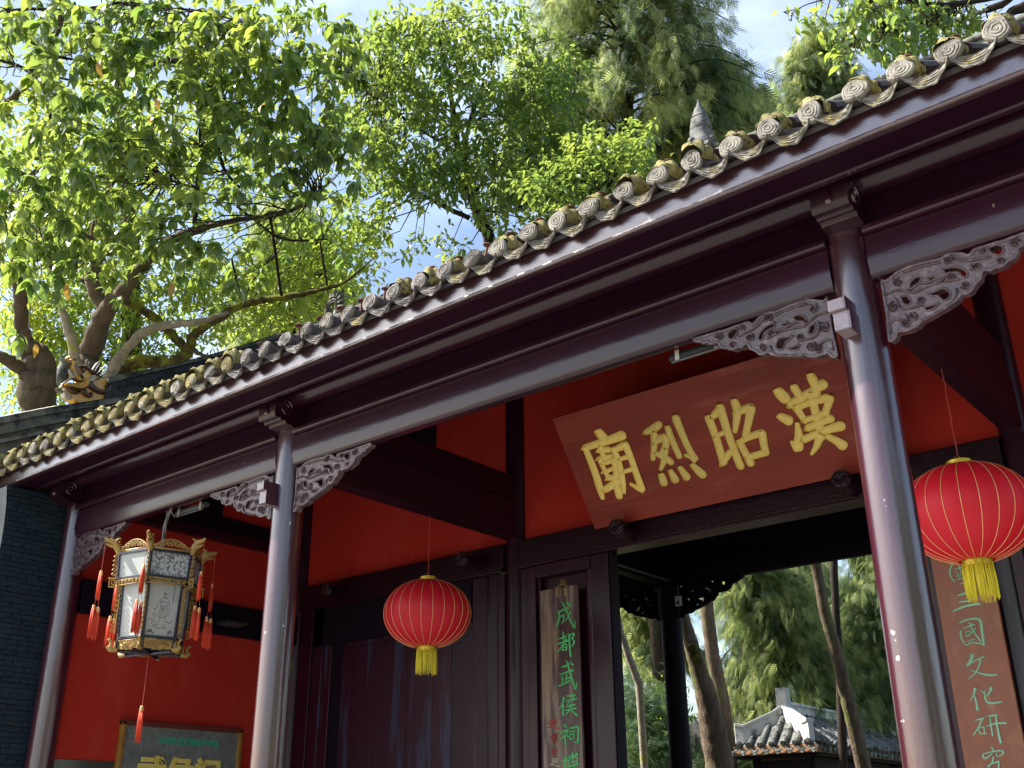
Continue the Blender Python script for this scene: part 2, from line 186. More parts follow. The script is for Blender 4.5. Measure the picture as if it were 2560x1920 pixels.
# ------------------------------------------------------------------ mesh helpers
class MB:
    def __init__(s): s.v = []; s.f = []; s.m = []; s.mi = 0
    def add(s, vs, fs):
        o = len(s.v); s.v += [tuple(map(float, p)) for p in vs]; s.f += [tuple(i+o for i in f) for f in fs]; s.m += [s.mi]*len(fs); return s
    def box(s, x0, x1, y0, y1, z0, z1):
        return s.add([(x0, y0, z0), (x1, y0, z0), (x1, y1, z0), (x0, y1, z0), (x0, y0, z1), (x1, y0, z1), (x1, y1, z1), (x0, y1, z1)],
                     [(0, 3, 2, 1), (4, 5, 6, 7), (0, 1, 5, 4), (1, 2, 6, 5), (2, 3, 7, 6), (3, 0, 4, 7)])
    def prism(s, poly, to3, a, b, holes=None):      # poly in 2D, to3(u,v,w) -> 3D, w from a to b
        loops = [poly]+(holes or []); flat = [p for lp in loops for p in lp]; n = len(flat)
        tri = tessellate_polygon([[Vector((p[0], p[1], 0)) for p in lp] for lp in loops])
        vs = [to3(u, v, a) for u, v in flat]+[to3(u, v, b) for u, v in flat]
        fs = [tuple(t) for t in tri]+[tuple(i+n for i in reversed(t)) for t in tri]; o = 0
        for lp in loops:
            k = len(lp)
            for i in range(k): j = (i+1) % k; fs.append((o+i, o+j, o+j+n, o+i+n))
            o += k
        return s.add(vs, fs)
    def grid(s, rows, close=False):
        n = len(rows[0]); vs = [p for r in rows for p in r]; fs = []
        for i in range(len(rows)-1):
            for j in range(n-1 if not close else n):
                k = (j+1) % n; fs.append((i*n+j, i*n+k, (i+1)*n+k, (i+1)*n+j))
        return s.add(vs, fs)
    def tube(s, pts, r, n=8, cap=True):
        pts = [np.array(p, float) for p in pts]; rs = r if hasattr(r, '__len__') else [r]*len(pts); rows = []; prev = None
        for i, p in enumerate(pts):
            d = pts[min(i+1, len(pts)-1)]-pts[max(i-1, 0)]; d /= (np.linalg.norm(d)+1e-9)
            a = prev if prev is not None else (np.array([0, 0, 1.]) if abs(d[2]) < .9 else np.array([1., 0, 0]))
            u = a-d*(a@d); u /= (np.linalg.norm(u)+1e-9); w = np.cross(d, u); prev = u
            rows.append([p+rs[i]*(math.cos(t)*u+math.sin(t)*w) for t in [2*math.pi*k/n for k in range(n)]])
        o = len(s.v); s.grid(rows, True)
        if cap:
            s.f += [tuple(o+k for k in reversed(range(n))), tuple(o+(len(rows)-1)*n+k for k in range(n))]; s.m += [s.mi]*2
        return s
    def lathe(s, prof, c, n=24, ax='z', wob=None):
        rows = []
        for r, h in prof:
            row = []
            for k in range(n):
                t = 2*math.pi*k/n; q = r*(wob(t) if wob else 1)
                if ax == 'z': row.append((c[0]+q*math.cos(t), c[1]+q*math.sin(t), c[2]+h))
                else: row.append((c[0]+q*math.cos(t), c[1]+h, c[2]-q*math.sin(t)))
            rows.append(row)
        return s.grid(rows, True)
    def ribbon(s, pts, to3, h=0.01, base=0.0, sub=3):        # brush stroke: pts (u,v,width); domed section standing proud by h
        pts = [tuple(p) for p in pts]
        if len(pts) == 2: pts = [pts[0], tuple((a+b)/2 for a, b in zip(*pts)), pts[1]]
        Q = []
        for i in range(len(pts)-1):
            p0, p1, p2, p3 = [np.array(pts[max(0, min(len(pts)-1, j))], float) for j in (i-1, i, i+1, i+2)]
            for k in range(sub):
                t = k/sub; Q.append(0.5*((2*p1)+(-p0+p2)*t+(2*p0-5*p1+4*p2-p3)*t*t+(-p0+3*p1-3*p2+p3)*t**3))
        Q.append(np.array(pts[-1], float)); rows = []
        def row(c, d, w, hh): 
            nrm = np.array([-d[1], d[0]]); return [to3(*(c+nrm*w*a), base+hh*b) for a, b in ((-.5, 0), (-.42, .75), (0, 1), (.42, .75), (.5, 0))]
        for i, q in enumerate(Q):
            d = Q[min(i+1, len(Q)-1)][:2]-Q[max(i-1, 0)][:2]; d = d/(np.linalg.norm(d)+1e-9); w = max(q[2], 0.1*max(p[2] for p in pts))
            if i == 0: rows.append(row(q[:2]-d*w*.42, d, w*.35, 0.05)); rows.append(row(q[:2]-d*w*.28, d, w*.82, h*.8))
            rows.append(row(q[:2], d, w, h))
            if i == len(Q)-1: rows.append(row(q[:2]+d*w*.28, d, w*.82, h*.8)); rows.append(row(q[:2]+d*w*.42, d, w*.35, 0.05*h))
        rows[0] = [to3(*(Q[0][:2]), base)]*5 if False else rows[0]
        return s.grid(rows)
    def mesh(s, name, mats, off=(0, 0, 0), smooth=None):
        me = bpy.data.meshes.new(name); o = np.array(off); me.from_pydata([tuple(np.array(p)-o) for p in s.v], [], s.f)
        for m in (mats if isinstance(mats, (list, tuple)) else [mats]): me.materials.append(m)
        if any(s.m): me.polygons.foreach_set('material_index', s.m)
        if smooth is not None:
            me.polygons.foreach_set('use_smooth', [True]*len(me.polygons)); me.update()
            if smooth < 180: me.set_sharp_from_angle(angle=rad(smooth))
        me.update(); return me
ORG = {}
def thing(name, label, cat, loc, group=None):
    o = bpy.data.objects.new(name, None); COL.objects.link(o); o.location = tuple(map(float, loc)); o.empty_display_size = 0.2
    o['label'] = label; o['category'] = cat; ORG[o.name] = np.array(loc, float)
    if group: o['group'] = group
    return o
def part(name, mb, mats, parent, smooth=None, bevel=0, label=None, kind=None):
    me = mb if isinstance(mb, bpy.types.Mesh) else mb.mesh(name, mats, ORG[parent.name], smooth)
    o = bpy.data.objects.new(name, me); COL.objects.link(o); o.parent = parent; ORG[o.name] = ORG[parent.name]
    if bevel:
        b = o.modifiers.new('bevel', 'BEVEL'); b.width = bevel; b.segments = 2; b.limit_method = 'ANGLE'; b.angle_limit = rad(40)
    if label: o['label'] = label
    if kind: o['kind'] = kind
    return o
def place(name, me, parent, loc, rot=(0, 0, 0), scale=(1, 1, 1)):      # shared mesh, loc in world
    o = bpy.data.objects.new(name, me); COL.objects.link(o); o.parent = parent
    o.location = tuple(np.array(loc, float)-ORG[parent.name]); o.rotation_euler = rot; o.scale = scale; ORG[o.name] = np.array(loc, float); return o
def single(name, mb, mats, label, cat, loc=(0, 0, 0), smooth=None, kind=None, group=None, bevel=0):
    me = mb if isinstance(mb, bpy.types.Mesh) else mb.mesh(name, mats, loc, smooth)
    o = bpy.data.objects.new(name, me); COL.objects.link(o); o.location = tuple(map(float, loc))
    if label: o['label'] = label; o['category'] = cat
    if kind: o['kind'] = kind
    if group: o['group'] = group
    if bevel:
        b = o.modifiers.new('bevel', 'BEVEL'); b.width = bevel; b.segments = 2
    ORG[o.name] = np.array(loc, float); return o
def XZ(Y): return lambda u, v, w: (u, Y-w, v)          # plane facing the square, w stands out toward the viewer
def YZ(X): return lambda u, v, w: (X+w, u, v)

# ------------------------------------------------------------------ ground
single('pavement', MB().add([(-80, -60, 0), (80, -60, 0), (80, 15, 0), (-80, 15, 0)], [(0, 1, 2, 3)]), M['pave'], None, None, kind='structure')
single('garden_ground', MB().add([(-400, 15, -0.02), (400, 15, -0.02), (400, 500, -0.02), (-400, 500, -0.02)], [(0, 1, 2, 3)]), M['soil'], None, None, kind='structure')
# ------------------------------------------------------------------ the temple gate
YC, YB, YR = 6.25, 9.78, 13.3
XC = [-12.0, -7.966, -2.147, 2.2]
gate = thing('temple_gate', 'dark maroon temple gate with tiled eave, carved brackets and red inner walls', 'gate', (-5.06, YC, 0))
X0, X1 = -12.45, 3.4

def column(x, y, r, top, m=M['lacquer']):
    prof = []
    for i in range(40):
        z = top*i/39; prof.append((r*(1.03-0.05*(i/39)), z))
    w = [random.uniform(0, 6) for _ in range(3)]
    c = MB().lathe(prof, (x, y, 0), 40, wob=lambda t: 1+0.006*math.sin(3*t+w[0])+0.005*math.sin(7*t+w[1]))
    c.lathe([(r*.98, 0), (r*.93, 0.035), (0.01, 0.035)], (x, y, top), 40)
    return part('column', c, m, gate, smooth=50)
for x in XC: column(x, YC, 0.15, 5.29)
for x in XC: column(x, YB, 0.135, 7.6 if x > -11 else 6.9, M['inlac'])
for x in XC: column(x, YR, 0.15, 5.29, M['darkwood'])

# front tie beams between the columns, lower edge rounded, a lip along the top
def roundbeam(xa, xb, y0, y1, z0, z1, r=0.05):
    prof = []; bul = min(.018, (z1-z0)*.05)
    for cy, cz, a0 in ((y1-r, z0+r, -90), (y1-r*.3, z1-r*.3, 0), (y0+r*.3, z1-r*.3, 90), (y0+r, z0+r, 180)):
        rr = r if a0 in (-90, 180) else r*.3
        for k in range(7): a = rad(a0+15*k); prof.append((cy+rr*math.cos(a), cz+rr*math.sin(a)))
    zs_ = [z0+(z1-z0)*q for q in (.35, .65)]; prof = prof[:21]+[(y0-bul*.6, zs_[1]), (y0-bul, zs_[0])]+prof[21:]
    n = max(2, int((xb-xa)/0.25)); b = MB(); b.grid([[(xa+(xb-xa)*i/n, y, z) for y, z in prof] for i in range(n+1)], True)
    k = len(prof); b.f += [tuple(range(k)), tuple(n*k+j for j in reversed(range(k)))]; b.m += [0, 0]; return b
for a, b in zip(XC[:-1], XC[1:]):
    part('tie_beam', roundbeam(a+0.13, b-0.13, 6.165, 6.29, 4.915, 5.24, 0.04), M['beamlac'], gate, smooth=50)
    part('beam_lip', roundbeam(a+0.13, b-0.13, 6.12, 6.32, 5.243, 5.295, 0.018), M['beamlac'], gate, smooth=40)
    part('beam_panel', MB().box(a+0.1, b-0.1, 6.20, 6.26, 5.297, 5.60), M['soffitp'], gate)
    part('tie_beam', roundbeam(a+0.13, b-0.13, YR-.08, YR+.08, 4.90, 5.25, 0.04), M['darkwood'], gate, smooth=50)
for y, m in ((6.13, M['beamlac']), (YR, M['darkwood'])):
    b = MB().tube([(X0+.25, y, 5.63), (X1, y, 5.63)], 0.115, 28); part('eave_purlin', b, m, gate, smooth=60)

# beam ends that carry the eave, carved with a spiral and a drop
nosep = [(5.88, 5.66), (5.88, 5.37), (5.893, 5.350), (5.915, 5.352), (5.935, 5.362), (5.950, 5.358), (5.958, 5.335), (5.985, 5.338), (6.0, 5.345), (6.015, 5.335), (6.02, 5.318), (6.10, 5.312), (6.12, 5.30), (6.45, 5.30), (6.45, 5.66)]
def spiral(c, r, turns=1.6, w=0.012, flip=1, start=0.0, n=16):
    return [(c[0]+flip*r*(1-.85*k/n)*math.cos(start+turns*2*math.pi*k/n), c[1]+r*(1-.85*k/n)*math.sin(start+turns*2*math.pi*k/n), w*(1-.4*k/n)) for k in range(n+1)]
for i, x in enumerate(XC):
    hw = 0.125; b = MB().prism(nosep, lambda u, v, w: (w, u, v), x-hw+.03, x+hw+.03)
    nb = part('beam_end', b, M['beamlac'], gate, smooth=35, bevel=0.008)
    s = MB().ribbon(spiral((6.01, 5.47), 0.085, flip=-1, start=1.2, n=18), lambda u, v, w: (x+hw+.03+w, u, v), h=0.012)
    s.ribbon([(x+.03, 5.50, .01), (x+.03, 5.475, .03), (x+.03, 5.43, .055), (x+.03, 5.405, .05)], lambda u, v, w: (u, 5.88-w, v), h=0.03)
    part('carved_scroll', s, M['lacquer'], nb, smooth=60, kind='stuff')
    nosr = MB().box(x-.1, x+.1, YR+.1, YR+.5, 5.3, 5.6); part('beam_end', nosr, M['darkwood'], gate)

# stepped tenon ends on the two visible front columns
for x in XC[1:3]:
    b = MB(); b.mi = 0; b.box(x-.10, x+.01, 5.935, 6.13, 4.655, 4.735); b.box(x-.085, x+.02, 5.965, 6.13, 4.525, 4.655)
    part('tenon_end', b, M['token'], gate, bevel=0.006)
    part('tenon_shade_side', MB().box(x+.011, x+.021, 5.925, 6.13, 4.65, 4.74).box(x+.021, x+.031, 5.955, 6.13, 4.515, 4.65), M['lacquer'], gate)  # thin dark plates put the shade of the unlit side into the colour

# carved brackets: outline and piercings traced in their own plane
def g2(p): q = onY(1950+p[0]/3.607, 400+p[1]/3.607, 6.2); return (q[0]+2.147, q[2]-4.915)
bo = [(925,1090),(960,1100),(1010,1065),(1050,1030),(1100,1000),(1200,960),(1330,925),(1450,897),(1500,868),(1560,850),(1640,850),(1700,868),(1730,850),(1760,812),(1850,785),(1950,752),(2030,732),(2110,700),(2200,668),(2290,640),(2400,600),(2440,592),(2400,640),(2340,668),(2330,700),(2270,715),(2250,755),(2200,768),(2150,800),(2140,850),(2110,888),(2060,915),(2030,950),(1985,968),(1940,975),(1905,1000),(1850,992),(1820,1030),(1815,1075),(1780,1105),(1750,1150),(1735,1180),(1690,1205),(1640,1210),(1620,1240),(1570,1290),(1500,1330),(1420,1380),(1340,1425),(1290,1445),(1250,1490),(1180,1530),(1110,1545),(1060,1560),(1050,1600),(1010,1640),(990,1600),(975,1400),(950,1250)]
bh = [[(1170,1170),(1180,1110),(1240,1060),(1285,1060),(1270,1100),(1210,1160)],[(1480,990),(1560,970),(1640,980),(1695,1020),(1690,1060),(1650,1060),(1620,1020),(1540,1020),(1500,1030)],[(1100,1240),(1150,1230),(1180,1260),(1190,1300),(1140,1310),(1110,1280)],[(1350,1215),(1430,1180),(1490,1160),(1540,1200),(1530,1250),(1480,1270),(1430,1230),(1390,1230)],[(1310,1330),(1400,1310),(1450,1290),(1400,1340),(1330,1365)],[(1890,800),(1950,770),(2010,780),(2020,830),(1980,865),(1930,850),(1895,830)],[(1345,1075),(1400,1050),(1425,1065),(1360,1095)]]
bs = [(1525,915,50),(1075,1110,50),(1785,965,50),(1675,1130,42),(1990,915,34),(2120,755,55),(1030,1330,55),(1205,1410,58),(1275,1270,40),(1545,1065,34),(1830,835,30),(1150,1480,40)]
BO = [g2(p) for p in bo]; BH = [[g2(p) for p in h] for h in bh]
def bracket_mesh(fl, mname):
    b = MB(); t3 = lambda u, v, w: (fl*u, -w, v)
    b.prism(BO, t3, -0.035, 0.035, holes=BH)
    for lp, wd in [(BO, .020)]+[(h, .013) for h in BH]:
        cen = np.mean(np.array(lp), 0)
        pl2 = [(q[0], q[1], wd) for q in lp]+[(lp[0][0], lp[0][1], wd)]
        b.ribbon(pl2, t3, h=0.012, base=0.032, sub=2)
    for k, (cx, cy, r) in enumerate(bs):
        c = g2((cx, cy)); c2 = g2((cx+r, cy)); rr = abs(c2[0]-c[0])*0.95
        b.ribbon(spiral(c, rr, 1.5, 0.014, start=k*1.3, n=12), t3, h=0.022, base=0.03, sub=2)
        b.ribbon(spiral(c, rr*1.25, .7, 0.012, start=k*1.3+1, n=6), t3, h=0.010, base=0.03, sub=2)
    for pts in ([(960,1220),(1060,1180),(1200,1200),(1300,1160),(1480,1090)],[(1060,1260),(1090,1330),(1160,1350),(1300,1300)],[(1300,1450),(1450,1370),(1580,1270),(1600,1170)],[(1010,1560),(1000,1480),(1060,1440),(1120,1450)],[(1130,1020),(1300,960),(1450,930)],[(1600,900),(1720,910),(1900,880)],[(1490,1100),(1560,1090),(1620,1080)],[(1180,1180),(1260,1120),(1420,1100),(1500,1060)]):
        b.ribbon([(*g2(p), 0.016) for p in pts], t3, h=0.020, base=0.03, sub=3)
    me = b.mesh(mname, M['carved'], smooth=45); return me
brR, brL = bracket_mesh(1, 'bracket_right'), bracket_mesh(-1, 'bracket_left')
for x, s in ((XC[0], 1), (XC[1], -1), (XC[1], 1), (XC[2], -1), (XC[2], 1), (XC[3], -1)):
    place('carved_bracket', brR if s > 0 else brL, gate, (x, 6.22, 4.912))
for x, s in ((XC[1], -1), (XC[1], 1), (XC[2], -1), (XC[2], 1)):
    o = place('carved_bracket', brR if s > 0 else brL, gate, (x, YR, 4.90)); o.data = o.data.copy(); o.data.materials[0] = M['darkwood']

# eave: fascia with beaded lip, soffit, inner board
FY, FZ0, FZ1 = 5.40, 5.43, 5.615
fp = [(FY, FZ1), (FY, FZ0+.036), (FY-.006, FZ0+.034), (FY-.006, FZ0+.030), (FY-.001, FZ0+.028), (FY-.001, FZ0+.022), (FY-.010, FZ0+.019), (FY-.014, FZ0+.012), (FY-.010, FZ0+.004), (FY, FZ0), (FY+.045, FZ0), (FY+.045, FZ1)]
b = MB(); n = 60
b.grid([[(X0+(X1-X0)*i/n, y+.003*math.sin(i*.9)*(z < FZ0+.03)*0, z+.0025*math.sin(i*.5)) for y, z in fp] for i in range(n+1)], True)
b.f += [tuple(range(len(fp)))]; b.m += [0]
part('fascia_board', b, M['fascia'], gate, smooth=30)
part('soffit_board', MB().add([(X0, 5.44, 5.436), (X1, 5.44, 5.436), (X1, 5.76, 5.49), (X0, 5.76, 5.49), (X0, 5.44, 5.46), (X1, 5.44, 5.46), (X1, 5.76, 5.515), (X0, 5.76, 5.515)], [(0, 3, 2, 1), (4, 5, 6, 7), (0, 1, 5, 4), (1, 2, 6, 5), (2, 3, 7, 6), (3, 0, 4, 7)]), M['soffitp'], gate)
ip = [(5.735, 5.56), (5.735, 5.492), (5.722, 5.488), (5.722, 5.478), (5.73, 5.474), (5.735, 5.467), (5.775, 5.467), (5.775, 5.56)]
b = MB(); b.grid([[(X0+.35 if i == 0 else X1, y, z) for y, z in ip] for i in range(2)], True); b.f += [tuple(range(8))]; b.m += [0]
part('inner_eave_board', b, M['beamlac'], gate, smooth=30)
part('soffit_board', MB().box(X0+.3, X1, 5.776, 6.3, 5.70, 5.73), M['darkwood'], gate)

# roof: two slopes, ridge, rows of tiles, eave tiles one by one
SL = 0.65
def zr(y): return 5.605+SL*(y-5.36) if y <= YB else 5.605+SL*(2*YB-y-5.36)
b = MB()
for y0, y1 in ((5.36, YB), (YB, 2*YB-5.36)):
    b.add([(X0-.1, y0, zr(y0)+.02), (X1, y0, zr(y0)+.02), (X1, y1, zr(y1)+.02), (X0-.1, y1, zr(y1)+.02), (X0-.1, y0, zr(y0)-.02), (X1, y0, zr(y0)-.02), (X1, y1, zr(y1)-.02), (X0-.1, y1, zr(y1)-.02)],
          [(0, 1, 2, 3), (4, 7, 6, 5), (0, 4, 5, 1), (1, 5, 6, 2), (2, 6, 7, 3), (3, 7, 4, 0)])
roof = part('roof', b, M['tiledark'], gate)
part('roof_underboard', MB().add([(X0, 5.5, zr(5.5)-.05), (X1, 5.5, zr(5.5)-.05), (X1, YB, zr(YB)-.05), (X0, YB, zr(YB)-.05), (X1, 2*YB-5.5, zr(5.5)-.05), (X0, 2*YB-5.5, zr(5.5)-.05)], [(0, 3, 2, 1), (3, 5, 4, 2)]), M['darkwood'], gate)
def capmesh(seed, m):
    r = random.Random(seed); b = MB(); w = [r.uniform(0, 6) for _ in range(4)]
    wob = lambda t: 1+.07*math.sin(2*t+w[0])+.05*math.sin(3*t+w[1])+.03*math.sin(5*t+w[2])
    prof = [(0.001, -.010), (.012, -.012), (.017, -.007), (.024, -.012), (.034, -.012), (.039, -.006), (.047, -.011), (.055, -.010), (.060, -.005), (.068, -.008), (.076, -.004), (.080, .006), (.078, .02), (.070, .024), (.068, .36)]; prof = [(q, h+r.uniform(-.0015, .0015)) for q, h in prof]
    b.lathe([(q*1.0, h) for q, h in prof], (0, 0, 0), 22, ax='y', wob=wob)
    me = b.mesh('round_eave_tile', [M[m], M['tiledark']], smooth=40); nf = len(me.polygons); me.polygons.foreach_set('material_index', [1 if i >= 22*13 else 0 for i in range(nf)]); return me
def dripmesh(seed, m='tile'):
    r = random.Random(seed); b = MB(); rows = []; nu, nv = 18, 9
    for j in range(nv+1):
        v = j/nv; row = []
        for i in range(nu+1):
            u = -1+2*i/nu; top = -0.018-0.050*(1-u*u); dep = 0.068*(1-abs(u)**2.4)**.7+.012
            z = top-dep*v+(0.005*math.sin(9*u+seed) if j == nv else 0)+r.uniform(-.002, .002)
            y = -0.015-0.045*v+(0.0045 if j % 2 else -0.0045)*(1-abs(u)**4)+.004*math.sin(7*u+v*5+seed)+r.uniform(-.003, .003)
            row.append((u*0.135, y, z))
        rows.append(row)
    b.grid(rows); back = [[(x, y+.022, z+.003) for x, y, z in rw] for rw in rows]; b.grid([rw[::-1] for rw in back])
    b.grid([rows[-1], back[-1]])
    tr = [[(u*0.132, 0.0+0.36*k, -0.018-0.050*(1-u*u)-.008*h) for u in [-1+.25*q for q in range(9)]] for k in (0, 1) for h in (0,)]
    b.grid(tr); b.grid([[(x, y, z-.014) for x, y, z in rw[::-1]] for rw in tr])
    return b.mesh('drip_eave_tile', M[m], smooth=45)
def mossmesh(seed):
    r = random.Random(seed); b = MB(); rows = []; ny, nt_ = 22, 22
    w = [r.uniform(0, 6) for _ in range(6)]
    for j in range(ny+1):
        f = j/ny; y = 0.022+0.33*f; row = []; env = max(0.0, math.sin(math.pi*min(1, f*1.15+.10)))**.55
        for i in range(nt_+1):
            t = rad(-16+212*i/nt_); sn = max(0, .25+.75*math.sin(t+.25*math.sin(w[2]+j*.35)))
            q = .060+env*sn**.8*(.054+.012*math.sin(3*t+w[0]+j*.5)+.010*math.sin(4*t+w[1]-j*.9)+r.uniform(-.010, .010))
            row.append((q*math.cos(t), y+r.uniform(-.004, .004), q*math.sin(t)))
        rows.append(row)
    b.grid(rows); return b.mesh('moss_cushion', M['moss'], smooth=180)
caps = {m: [capmesh(k+j*7, m) for k in range(5)] for j, m in enumerate(('tile', 'tilebrown', 'tilemoss'))}; drips = {m: [dripmesh(k+j*5, m) for k in range(4)] for j, m in enumerate(('tile', 'tilebrown', 'tilemoss'))}; mosses = [mossmesh(k) for k in range(5)]
nb = MB().tube([(0, 0, 0), (0, 0, .10)], .009, 8).lathe([(.001, .125), (.016, .122), (.030, .112), (.038, .104), (.037, .100), (.012, .100)], (0, 0, 0), 14)
nailm = nb.mesh('roof_nail', M['rust'], smooth=50)
rb = MB(); rows = []
for k in range(2):
    rows.append([(.075*math.cos(rad(a)), 0.30+4.05*k, .075*math.sin(rad(a))+SL*(0.30+4.05*k)-.0) for a in range(0, 181, 20)])
rb.grid(rows); rowm = rb.mesh('tile_row', M['tiledark'], smooth=60)
PITCH = math.atan(SL); TY = 5.315
x = 0.866; k = 0
while x > -12.5:
    z0 = 5.722+random.uniform(-.012, .012); jx = random.uniform(-.018, .018)
    mm = 'tilemoss' if x < -7.8 else ('tilebrown' if x < -4.6 else 'tile')
    mc = mm if random.random() < .75 else random.choice(('tile', 'tilebrown'))
    place('round_eave_tile', caps[mc][random.randrange(5)], roof, (x+jx, TY+random.uniform(-.008, .008), z0), (random.uniform(-.16, .0), random.uniform(-.3, .3), random.uniform(-.06, .06)))
    place('drip_eave_tile', drips[mm if random.random() < .7 else 'tile'][random.randrange(4)], roof, (x+jx-.1408, TY+.02+random.uniform(-.006, .006), z0-.012), (random.uniform(.26, .38), random.uniform(-.04, .04), random.uniform(-.05, .05)))
    dens = 1.0 if x < -7.8 else (0.2 if x < -4.75 else 0.82)
    if random.random() < dens:
        s = random.uniform(1.08, 1.28) if x < -7.6 else random.uniform(.98, 1.2)
        place('moss_cushion', mosses[random.randrange(5)], roof, (x+jx, TY-.012+(random.uniform(-.015, .01) if x < -7.6 else random.uniform(-.01, .05)), z0+.0), (random.uniform(.1, .3)+.12, random.uniform(-.3, .3), 0), (s*.93, random.uniform(.8, 1), s*.93))
    place('roof_nail', nailm, roof, (x+jx, TY+.16, z0+.085+random.uniform(-.01, .01)), (random.uniform(-.15, .15), random.uniform(-.2, .2), 0))
    place('tile_row', rowm, roof, (x+jx, TY, z0-.015))
    x -= 0.2815; k += 1

# main ridge with centre finial and fish-coil end
part('ridge', MB().box(-12.1, X1, YB-.13, YB+.13, 8.5, 9.05).box(-12.15, X1, YB-.17, YB+.17, 9.051, 9.11), M['coping'], gate, bevel=.02)
fin = MB(); fx, fz = -4.97, 9.11
pr = [(.13, 0), (.15, .04), (.12, .09), (.15, .13), (.19, .18), (.205, .24), (.17, .30), (.155, .36), (.16, .42), (.152, .46), (.125, .468), (.150, .50), (.135, .58), (.122, .66), (.092, .668), (.110, .69), (.085, .76), (.062, .84), (.038, .848), (.03, .90), (.004, 1.0)]
fin.lathe([(r*.9, h*.94) for r, h in pr], (fx, YB, fz), 20, wob=lambda t: 1+.07*math.sin(5*t)+.04*math.sin(8*t+1))
for k in range(9):
    a = rad(-150+35*k); fin.lathe([(.001, -.05), (.045, -.03), (.055, 0), (.045, .03), (.001, .05)], (fx+.15*math.cos(a), YB+.15*math.sin(a), fz+.2+.07*math.sin(k*2.1)), 8)
    fin.tube([(fx+.17*math.cos(a), YB+.17*math.sin(a), fz+.16), (fx+.25*math.cos(a), YB+.25*math.sin(a), fz+.10), (fx+.28*math.cos(a), YB+.28*math.sin(a), fz+.13)], [.035, .025, .004], 6)
part('ridge_finial', fin, M['greystone'], gate, smooth=50, label='pale grey carved stone spire on the ridge')
co = MB(); cc = onY(832, 768, YB)
for r0, th, t0, n in ((.125, .035, 200, 18), (.085, .024, 230, 14), (.17, .02, 230, 18)):
    pts = [cc+np.array([r0*1.05*math.cos(rad(t0-k*330/n)), -.02*k/n, r0*math.sin(rad(t0-k*330/n))]) for k in range(n+1)]; co.tube(pts, [th*(1-.5*k/n) for k in range(n+1)], 8)
for k in range(7):
    a = rad(100-k*24); p0 = cc+.16*np.array([math.cos(a), 0, math.sin(a)]); p1 = cc+(.30+.03*(k % 2))*np.array([math.cos(a+.1), 0, math.sin(a+.1)])
    co.tube([p0, (p0*.5+p1*.5), p0*.15+p1*.85], [.05, .042, .010], 6)
co.tube([cc+(-.16, 0, -.12), cc+(-.2, 0, -.22), cc+(-.1, 0, -.34)], [.05, .07, .1], 8); co.tube([cc+(.1, 0, -.1), cc+(.12, 0, -.36)], [.05, .12], 8)
part('ridge_fish_coil', co, M['coilstone'], gate, smooth=60, label='coiled fish-tail ornament with pale spiky fins')

# ------------------------------------------------------------------ inner timber and walls of the gate
for x in XC[1:3]:
    part('cross_beam', MB().box(x-.09, x+.09, 6.3, YB-.05, 4.90, 5.385), M['crosslac'], gate, bevel=.02)
    part('cross_beam', MB().box(x-.075, x+.075, 6.3, YB-.05, 5.39, 5.70), M['crosslac'], gate, bevel=.02)
    part('king_strut', MB().box(x-.1, x+.1, 7.9, 8.22, 5.702, 7.2), M['darkwood'], gate, bevel=.01)
    part('cross_beam', MB().box(x-.09, x+.09, YB+.1, YR, 4.90, 5.4), M['darkwood'], gate, bevel=.02)
part('side_beam', MB().box(-12.0, -11.90, 6.4, YB-.1, 4.056, 4.46), M['darkwood'], gate, bevel=.01)
part('side_beam', MB().box(-12.0, -11.88, 6.4, YB-.1, 5.28, 5.42), M['inlac'], gate, bevel=.01)
part('side_beam', MB().box(-12.0, -11.92, 6.4, YB-.1, 5.422, 5.63), M['darkwood'], gate, bevel=.01)
part('king_strut', MB().box(-12.0, -11.9, 7.93, 8.24, 5.632, 7.2), M['darkwood'], gate)
# red side wall in the left bay, dark dado below
part('side_wall', MB().prism([(6.3, 2.42), (YB, 2.42), (YB, 8.3), (6.3, 6.1)], lambda u, v, w: (w, u, v), -12.14, -11.98), M['redwall'], gate)
part('dado', MB().box(-12.14, -11.965, 6.3, YB, 0, 2.417), M['dado'], gate)
# back wall above the lintels
b = MB()
for a, c in zip(XC[:-1], XC[1:]): b.box(a+.05, c-.05, YB+.0, YB+.1, 4.86, 8.5)
part('back_wall', b, M['redwall'], gate)
for i, (a, c) in enumerate(zip(XC[:-1], XC[1:])):
    part('lintel', MB().box(a+.12, c-.12, YB-.13, YB+.1, 4.56, 4.865), M['lintelpaint'], gate, bevel=.012)
    part('lintel_lip', MB().box(a+.125, c-.125, YB-.15, YB+.1, 4.52, 4.558), M['inlac'], gate, bevel=.008)
def knob(x, z, y1=9.30):
    b = MB().lathe([(.001, -.01), (.03, -.015), (.04, -.004), (.055, -.014), (.07, -.004), (.085, -.008), (.098, .004), (.098, .06), (.088, .07), (.088, .38)], (x, y1, z), 22, ax='y', wob=lambda t: 1+.012*math.sin(8*t))
    for k in range(8):
        a = k*math.pi/4; b.ribbon([(.02*math.cos(a), .02*math.sin(a), .01), (.075*math.cos(a), .075*math.sin(a), .02)], lambda u, v, w: (x+u, y1+.005-w, z+v), h=.02)
    part('lintel_boss', b, M['inlac'], gate, smooth=50)
for x, z in ((-6.19, 4.655), (-3.63, 4.655), (-8.455, 4.67), (-10.907, 4.655)): knob(x, z)

